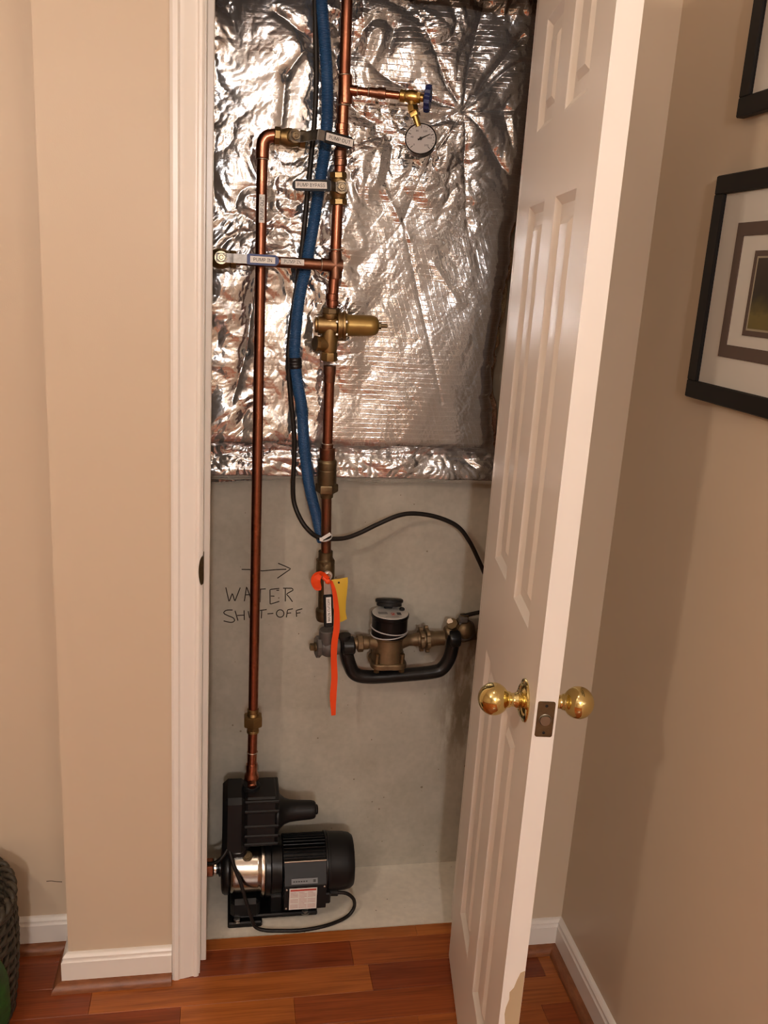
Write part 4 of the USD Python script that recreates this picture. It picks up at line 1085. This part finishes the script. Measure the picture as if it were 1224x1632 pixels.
# ------------------------------------------------------------------ ribbon and tag
rb_ = thing('orange_ribbon', 'bright orange plastic ribbon tied to the main cutoff lever', 'ribbon')
def strip(pts, w_, m_=None, tw=None, th=.0005):
    """flat strip: pts 3D path, width per point, sideways direction = across in the x-z plane with a twist"""
    pts = spline(pts, 8)
    n = len(pts)
    w_ = np.interp(np.linspace(0, 1, n), np.linspace(0, 1, len(w_)), w_)
    tw = np.zeros(n) if tw is None else np.interp(np.linspace(0, 1, n), np.linspace(0, 1, len(tw)), tw)
    t_ = np.gradient(pts, axis=0); t_ /= np.linalg.norm(t_, axis=1, keepdims=True)
    secs = []
    for i in range(n):
        s_ = unit(np.cross(t_[i], np.array([0, -1.0, 0])) + 1e-9)
        nn = np.cross(s_, t_[i])
        s2 = s_ * math.cos(tw[i]) + nn * math.sin(tw[i]); n2 = np.cross(s2, t_[i])
        secs.append(np.array([pts[i] + s2 * w_[i] / 2 + n2 * th, pts[i] - s2 * w_[i] / 2 + n2 * th, pts[i] - s2 * w_[i] / 2 - n2 * th, pts[i] + s2 * w_[i] / 2 - n2 * th]))
    return loft(secs)
Yr = YV - .043
obj('tail', strip([P(528, 927, Yr), P(533, 945, Yr), P(536.5, 975, Yr + .002), P(536.5, 1000, Yr + .004), P(533, 1025, Yr + .002), P(532, 1050, Yr), P(533, 1080, Yr + .002), P(531, 1110, Yr), P(531.5, 1140, Yr)], [.007, .010, .0125, .0145, .0155, .0140, .0145, .0160, .010], tw=[.5, .3, .1, .0, .25, .1, -.1, .15, .1]), M_['orange'], rb_, 50)
obj('loop', cat(strip([P(523, 922, Yr), P(513, 914, Yr - .004), P(504, 917, Yr - .008), P(501, 926, Yr - .006), P(505, 936, Yr - .002), P(512, 938, Yr)], [.009, .011, .014, .016, .014, .007], tw=[.2, .5, .2, -.4, .2, .4]),
                strip([P(510, 916, Yr - .010), P(505, 925, Yr - .012), P(509, 937, Yr - .008)], [.012, .017, .010], tw=[.2, -.2, .2])), M_['orange'], rb_, 50)
kn = sweep(spline([P(514, 920, Yr), P(521, 926, Yr - .003), P(528, 928, Yr)], 6), [.0035] * 6 + [.0062] * 4 + [.004] * 3, 12, squash=(1, .7))
obj('knot', kn, M_['orange'], rb_, 50)
yt = thing('yellow_tag', 'curled yellow card tag hanging behind the orange ribbon', 'tag')
Yy = YV - .036
secs = []
L_ = [(528, 924, Yy + .002, 554, 920, Yy + .006), (530, 935, Yy, 554.5, 927, Yy + .004), (533, 950, Yy - .002, 553, 945, Yy + .003), (536, 965, Yy - .001, 551.5, 958, Yy + .004), (539, 980, Yy + .003, 550.8, 975, Yy + .006), (541, 992, Yy + .005, 553, 986.5, Yy + .008)]
for a0, a1, a2, b0, b1, b2 in L_:
    p_, q_ = P(a0, a1, a2), P(b0, b1, b2)
    mid = (p_ + q_) / 2 + np.array([0, -.0025, 0])
    o_ = np.array([0, .0007, 0])
    secs.append(np.array([p_, mid, q_, q_ + o_, mid + o_, p_ + o_]))
obj('card', loft(secs), M_['yellow'], yt, 40)
hp = P(540, 928.5, Yy - .0004)
obj('eyelet', lathe([(.0022, -.0008), (.0022, .0012)], hp, (0, -1, 0), 14), M_['black_matte'], yt)

# ------------------------------------------------------------------ handwriting on the concrete
def hw(x, y):
    return P(340 + x / 7.65, 880 + y / 7.65, YC - .0002)
strokes = [[(345, 210), (440, 212), (600, 228), (760, 214), (890, 208)], [(790, 135), (870, 168), (945, 203), (870, 255), (780, 318)],
           [(152, 430), (172, 520), (192, 605), (232, 500), (262, 600), (328, 432)], [(378, 598), (405, 420), (470, 600)], [(385, 520), (450, 518)],
           [(510, 455), (640, 448)], [(575, 450), (570, 610)], [(805, 442), (690, 455), (692, 635), (805, 600)], [(700, 535), (745, 537)], [(768, 466), (802, 464)],
           [(878, 445), (878, 600)], [(850, 440), (965, 440), (972, 465), (890, 510), (930, 555), (965, 605)],
           [(235, 705), (160, 708), (125, 742), (180, 775), (245, 803), (258, 838), (215, 857), (125, 838)], [(265, 715), (300, 835)], [(375, 710), (378, 828)], [(290, 772), (375, 768)],
           [(425, 720), (440, 800), (490, 830), (520, 720)], [(560, 712), (650, 700)], [(590, 715), (585, 808)], [(660, 752), (732, 746)],
           [(815 + 46 * math.cos(a), 748 + 46 * math.sin(a)) for a in np.linspace(.3, .3 + 2 * math.pi, 16)], [(970, 690), (905, 703), (890, 795)], [(903, 745), (948, 740)],
           [(1085, 690), (1010, 710), (1015, 787)], [(1015, 745), (1062, 738)]]
ms = []
for s_ in strokes:
    pth = np.array([hw(*p) for p in s_])
    if len(s_) > 6:
        pth = spline(pth, 4)
    pth, _ = resample(pth, .004)
    ms.append(sweep(pth, 1.0, prof=np.array([(-.00115, -.0003), (.00115, -.0003), (.00115, .0003), (-.00115, .0003)])))
tag(obj('handwriting', cat(ms), M_['marker'], wb, False), 'black marker words WATER SHUT-OFF with an arrow above')

# ------------------------------------------------------------------ pump
YPU, ZP = 1.872, .117
pu = thing('water_pump', 'black electric booster pump with a stainless steel head on the concrete floor', 'pump')
def mlathe(prof, seg=40, **k):
    return lathe([(r, h) for r, h in prof], (0, YPU, ZP), (1, 0, 0), seg, **k)
obj('end_cap', mlathe([(.0690, .255), (.0720, .257), (.0720, .262), (.0705, .266), (.0690, .300), (.0660, .314), (.0600, .322), (.03, .3235)], 48), M_['black_plastic'], pu)
obj('band', mlathe([(.0700, .2505), (.0735, .2515), (.0735, .2555), (.0700, .2565)], 48), M_['black_gloss'], pu)
obj('motor_core', mlathe([(.060, .148), (.060, .252)], 40), M_['black_gloss'], pu)
for k in range(44):
    a = k / 44 * 2 * math.pi
    if -2.2 < ((a - math.pi * 1.12 + math.pi) % (2 * math.pi)) - math.pi < -99:
        continue
    f_ = box(.148, .2515, -.0010, .0010, .058, .0705, .0007)
    T_ = trimesh.transformations.rotation_matrix(a, (1, 0, 0))
    f_.apply_transform(T_)
    f_.apply_translation((0, YPU, ZP))
    obj('cooling_fin', f_, M_['black_gloss'], pu, False)
obj('flange', mlathe([(.058, .103), (.0735, .105), (.0745, .108), (.0745, .118), (.0700, .121), (.0690, .145), (.0640, .149)], 48), M_['black_gloss'], pu)
obj('bright_ring', mlathe([(.0700, .0955), (.0730, .0965), (.0735, .100), (.0730, .1035), (.0700, .1045)], 48), M_['nickel'], pu)
obj('pump_head', mlathe([(.040, .018), (.0560, .020), (.0610, .026), (.0625, .034), (.0625, .086), (.0640, .090), (.0660, .096)], 48), M_['stainless'], pu)
obj('front_cover', mlathe([(.030, .000), (.050, .001), (.0600, .004), (.0640, .010), (.0640, .018), (.0600, .022)], 48), M_['black_gloss'], pu)
obj('inlet', cat(mlathe([(.0135, -.020), (.0160, -.018), (.0160, -.006), (.0220, -.004), (.0220, .004)], 28)), M_['black_gloss'], pu)
obj('fill_plug', cat(hexnut(np.array([.062, YPU - .034, ZP + .050]), unit(np.array([0, -.60, .80])), .0095, .012), rod(np.array([.062, YPU - .030, ZP + .044]), np.array([.062, YPU - .040, ZP + .058]), .012, 18, .001)), M_['brass_dark'], pu)
# strips along the motor that catch the light
obj('trim_rail', box(.149, .251, YPU - .0635, YPU - .0600, ZP + .0475, ZP + .0505, .0008), M_['nickel'], pu)
# terminal box in front, with stickers
tb0, tb1 = .150, .250
tbox = obj('terminal_box', cat(extrude_x([(YPU - .086, ZP - .066), (YPU - .088, ZP - .062), (YPU - .088, ZP - .002), (YPU - .086, ZP + .002), (YPU - .0615, ZP + .0485), (YPU - .058, ZP + .0495), (YPU - .05, ZP + .049), (YPU - .03, ZP - .066)], tb0, tb1), box(tb1 - .012, tb1 + .012, YPU - .082, YPU - .04, ZP - .060, ZP - .030, .003)), M_['black_plastic'], pu)
yf = YPU - .0883
st_ = obj('warning_sticker', box(.1615, .2275, yf - .0004, yf + .0001, ZP - .0640, ZP + -.0050), M_['sticker'], pu, False)
obj('sticker_header', box(.1640, .2255, yf - .0007, yf, ZP - .0125, ZP - .0080), M_['red'], st_, False)
pl_ = []
for cI in range(3):
    for rI in range(12):
        if rI in (4, 8) and cI != 1:
            continue
        x0_ = .1642 + cI * .0207
        pl_.append(box(x0_, x0_ + .0185 * (1 if rI % 4 else .7), yf - .0006, yf, ZP - .0175 - rI * .0038, ZP - .0162 - rI * .0038))
obj('sticker_print', cat(pl_), M_['pinkprint'], st_, False)
sl = unit(np.array([0, .0245, .0465])); sn = np.cross((1, 0, 0), sl)
def on_slant(x0, x1, a0, a1, th):
    b_ = box(x0, x1, a0, a1, -.0004, th)
    b_.apply_transform(frame_mat(np.array([0, YPU - .086, ZP + .002]), np.array([1.0, 0, 0]), sl, sn))
    return b_
np_ = obj('nameplate', on_slant(.166, .2285, .002, .0145, .0008), M_['gray_plate'], pu, False)
obj('nameplate_print', cat([on_slant(.170 + k * .006, .174 + k * .006, .0065, .0095, .0011) for k in range(6)] + [on_slant(.218, .224, .005, .0115, .0011)]), M_['ink'], np_, False)
for x_, z_ in ((.155, -.008), (.245, -.004), (.155, -.060)):
    obj('screw', lathe([(.0026, 0), (.0026, .0015), (.0015, .0025)], (x_, YPU - .0878, ZP + z_), (0, -1, 0), 12), M_['nickel'], pu)
# base with feet
bs = obj('base', cat(box(.030, .235, YPU - .055, YPU + .055, .004, .016, .003), box(.118, .150, YPU - .045, YPU + .045, .012, .060, .004), box(.200, .232, YPU - .045, YPU + .045, .012, .056, .004), box(.018, .100, YPU - .072, YPU + .060, -.004, .012, .003),
                     box(.024, .095, YPU - .060, YPU + .045, .010, .062, .010)), M_['black_gloss'], pu)
for x_, y_ in ((.040, -.062), (.205, -.048)):
    obj('foot_bolt', cat(hexnut(np.array([x_, YPU + y_, .011]), zhat, .0085, .006), lathe([(.012, .0), (.012, .0015)], (x_, YPU + y_, .0105), zhat, 20)), M_['steel'], bs)
obj('cable_gland', rod((.252, YPU - .055, ZP - .048), (.283, YPU - .055, ZP - .050), .0085, 20, .001), M_['black_matte'], pu)

# power cord of the pump
pcd = thing('power_cord', 'black power cord looping on the concrete floor in front of the pump', 'cord')
cpp = [(.280, YPU - .055, ZP - .050), (.305, YPU - .056, ZP - .054), (.323, YPU - .056, .045), (.326, YPU - .054, .020), (.312, YPU - .062, .004), (.282, YPU - .078, .001), (.240, YPU - .092, .001), (.190, YPU - .098, .001), (.140, YPU - .096, .002), (.105, YPU - .094, .005), (.082, YPU - .092, .016), (.070, YPU - .090, .050), (.058, YPU - .086, .090), (.046, YPU - .078, .130), (.030, YPU - .068, .170), (.020, YPU - .056, .200), (.016, YPU - .045, .216)]
cord_p, _ = resample(spline(cpp, 10), .003)
obj('cord_jacket', sweep(cord_p, .0043, 14), M_['rubber'], pcd, True)
sc = thing('control_cable', 'short black cable leaving the pump controller towards the left jamb', 'cable')
scp, _ = resample(spline([(.020, YPU - .048, .215), (.006, YPU - .062, .196), (-.012, YPU - .066, .180), (-.040, YPU - .060, .176), (-.075, YPU - .040, .184), (-.12, YPU, .20)], 10), .003)
obj('cable_jacket', sweep(scp, .0042, 12), M_['rubber'], sc, True)
# inlet plumbing at the left
ip = thing('inlet_pipe', 'copper and nickel union feeding the pump from the left', 'pipe union')
obj('nut', cat(hexnut(np.array([-.040, YPU, ZP]), (1, 0, 0), .0235, .022), hexnut(np.array([-.056, YPU, ZP]), (1, 0, 0), .0175, .014)), M_['copper_new'], ip)
obj('ring', mlathe([(.018, -.0170), (.0205, -.0160), (.0205, -.0110), (.018, -.0100)], 28), M_['nickel'], ip)
obj('pipe', rod((-.20, YPU, ZP), (-.050, YPU, ZP), R34, 24), M_['copper_new'], ip)

# controller above the pump
pcx = thing('pump_controller', 'black ribbed pressure controller with a tapered nose above the pump', 'pump controller')
YQ = YPU - .004
zt_, zb_ = .336, .196
obj('housing', cat(box(.002, .058, YQ - .055, YQ + .050, .185, .338, .012), box(.052, .132, YQ - .050, YQ + .048, .205, .336, .008), box(.014, .060, YQ - .040, YQ + .040, .168, .195, .006)), M_['black_plastic'], pcx)
for z_ in (.214, .236, .262, .302, .328):
    obj('rib', box(.052, .1345, YQ - .0528, YQ + .049, z_ - .004, z_ + .004, .0022), M_['black_plastic'], pcx)
obj('nose', lathe([(.050, .128), (.050, .133), (.040, .139), (.031, .149), (.0265, .162), (.0245, .180), (.0225, .214), (.0205, .222), (.017, .225)], (0, YQ, .268), (1, 0, 0), 40), M_['black_plastic'], pcx)
obj('end_knob', lathe([(.012, .222), (.0125, .2275), (.0105, .2305)], (0, YQ, .268), (1, 0, 0), poly=10), M_['black_plastic'], pcx)
obj('outlet_collar', lathe([(.021, .330), (.021, .343), (.019, .345)], (p2b[0], YQ, 0), zhat, 28), M_['black_plastic'], pcx)
obj('connection', rod((.05, YQ, .15), (.05, YQ, .20), .020, 24), M_['black_plastic'], pcx)

# ------------------------------------------------------------------ pictures on the right wall
XI = XR - .016
def picture(name, label, y1, z0, z1, width, inner):
    """left edge at y1, reaching towards the camera by width"""
    p = thing(name, label, 'picture frame')
    y0 = y1 - width
    fw = .030
    def bar(a, b, c, d):
        return box(XI, XR - .001, a, b, c, d, .002)
    obj('frame', cat(bar(y0, y1, z1 - fw, z1), bar(y0, y1, z0, z0 + fw), bar(y0, y0 + fw, z0 + fw - .001, z1 - fw + .001), bar(y1 - fw, y1, z0 + fw - .001, z1 - fw + .001)), M_['pic_black'], p, False)
    obj('mat_board', box(XR - .010, XR - .006, y0 + .02, y1 - .02, z0 + .02, z1 - .02), M_['mat_board'], p, False)
    if inner:
        (a, za, zb2), (b, zc, zd), (c, ze, zf_) = inner
        def ring(e, f0_, f1_, w_, xo):
            ya = y0 + (y1 - e)
            return cat(box(xo, xo + .002, ya, e, f1_ - w_, f1_), box(xo, xo + .002, ya, e, f0_, f0_ + w_), box(xo, xo + .002, ya, ya + w_, f0_ + w_, f1_ - w_), box(xo, xo + .002, e - w_, e, f0_ + w_, f1_ - w_))
        obj('mat_band', ring(a, za, zb2, .020, XR - .0115), M_['mat_brown'], p, False)
        obj('inner_band', ring(c, ze, zf_, .008, XR - .0115), M_['mat_brown'], p, False)
        obj('gold_line', ring(c - .008, ze + .008, zf_ - .008, .003, XR - .0112), M_['gold_line'], p, False)
        ya = y0 + (y1 - c) + .008
        obj('print', box(XR - .0110, XR - .0095, ya, c - .010, ze + .010, zf_ - .010), M_['print'], p, False)
    return p
def print_mat():
    nodes = {'g': ('geometry', {}), 's': ('separate_xyz', {}), 'n': ('noise_texture', {'scale': 34.0, 'detail': 6.0}), 'a': ('math', {'math_type': 'multiply_add', 'value2': .05}), 'r': ('map_range', {'from_min': 1.475, 'from_max': 1.62, 'clamp': True}),
             'c': ('rgb_ramp', {'ramp': [(0, (.11, .085, .022)), (.40, (.15, .115, .03)), (.52, (.055, .045, .015)), (.6, (.030, .022, .014)), (1, (.05, .034, .024))]}),
             'p': ('principled_bsdf', {'roughness': .5})}
    return usdkit.material(stage, '/World/Looks/landscape_print', nodes, [('g.position', 's.vector'), ('g.position', 'n.vector'), ('n.fac', 'a.value1'), ('s.z', 'a.value3'), ('a.value', 'r.value'), ('r.result', 'c.fac'), ('c.color', 'p.base_color')], surface='p.BSDF')
M_['print'] = print_mat()
picture('picture_frame', 'black framed landscape print with a double mat on the right wall', 1.425, 1.360, 1.722, .46, ((1.345, 1.437, 1.645), (1.32, 1.445, 1.636), (1.285, 1.475, 1.602)))
picture('picture_frame', 'black framed picture cut off by the top right corner', 1.395, 1.805, 2.165, .46, None)

# ------------------------------------------------------------------ basket at the left edge
bk = thing('wicker_basket', 'dark woven wicker basket with a green cloth at the left edge on the floor', 'basket', (-.585, 1.585, 0))
nst = 28
def brad(z):
    return .158 + .016 * math.sin(min(z / .20, 1.0) * math.pi / 2) - .030 * max(z - .18, 0)
for row in range(22):
    z_ = .010 + row * .0122
    a = np.linspace(0, 2 * math.pi, 113)[:-1]
    rr2 = brad(z_) + .0045 * np.sin(a * nst / 2 + (row % 2) * math.pi)
    pth = np.stack([rr2 * np.cos(a), rr2 * np.sin(a), z_ + .0012 * np.sin(a * 5 + row)], 1)
    pth = np.vstack([pth, pth[:1]])
    obj('weave_strand', sweep(pth, .0060, 7, squash=(1, .75)), M_['wicker'], bk, True)
for k in range(nst):
    a = (k + .5) / nst * 2 * math.pi
    pth = np.array([(brad(z_) * math.cos(a), brad(z_) * math.sin(a), z_) for z_ in np.linspace(.002, .285, 6)])
    obj('stake', sweep(pth, .0038, 7), M_['wicker'], bk, True)
a = np.linspace(0, 2 * math.pi, 161)
for ph in (0, math.pi):
    pth = np.stack([(brad(.285) + .006 * np.cos(a * 20 + ph)) * np.cos(a), (brad(.285) + .006 * np.cos(a * 20 + ph)) * np.sin(a), .285 + .006 * np.sin(a * 20 + ph)], 1)
    obj('braided_rim', sweep(pth, .0056, 8), M_['wicker'], bk, True)
obj('bottom', lathe([(.152, .001), (.158, .006), (.158, .010)], (0, 0, 0), zhat, 40), M_['wicker'], bk)
cl = []
for (a0, wd, z0_, z1_, bulge) in ((-.64, .36, .03, .215, .010),):
    secs = []
    for z_ in np.linspace(z0_, z1_, 14):
        w_ = wd * (.55 + .45 * abs(math.sin((z_ - z0_) / (z1_ - z0_) * math.pi * .8 + .6)))
        aa = np.linspace(a0 - w_, a0 + w_, 12)
        rr3 = brad(z_) + .011 + bulge * (.5 + .5 * np.sin(aa * 23 + z_ * 40)) * .6
        outer = np.stack([rr3 * np.cos(aa), rr3 * np.sin(aa), np.full_like(aa, z_)], 1)
        inner = np.stack([(rr3[::-1] - .003) * np.cos(aa[::-1]), (rr3[::-1] - .003) * np.sin(aa[::-1]), np.full_like(aa, z_)], 1)
        secs.append(np.vstack([outer, inner]))
    cl.append(loft(secs))
tag(obj('green_cloth', cat(cl), M_['green'], bk, 50), 'green cloth hanging over the side')
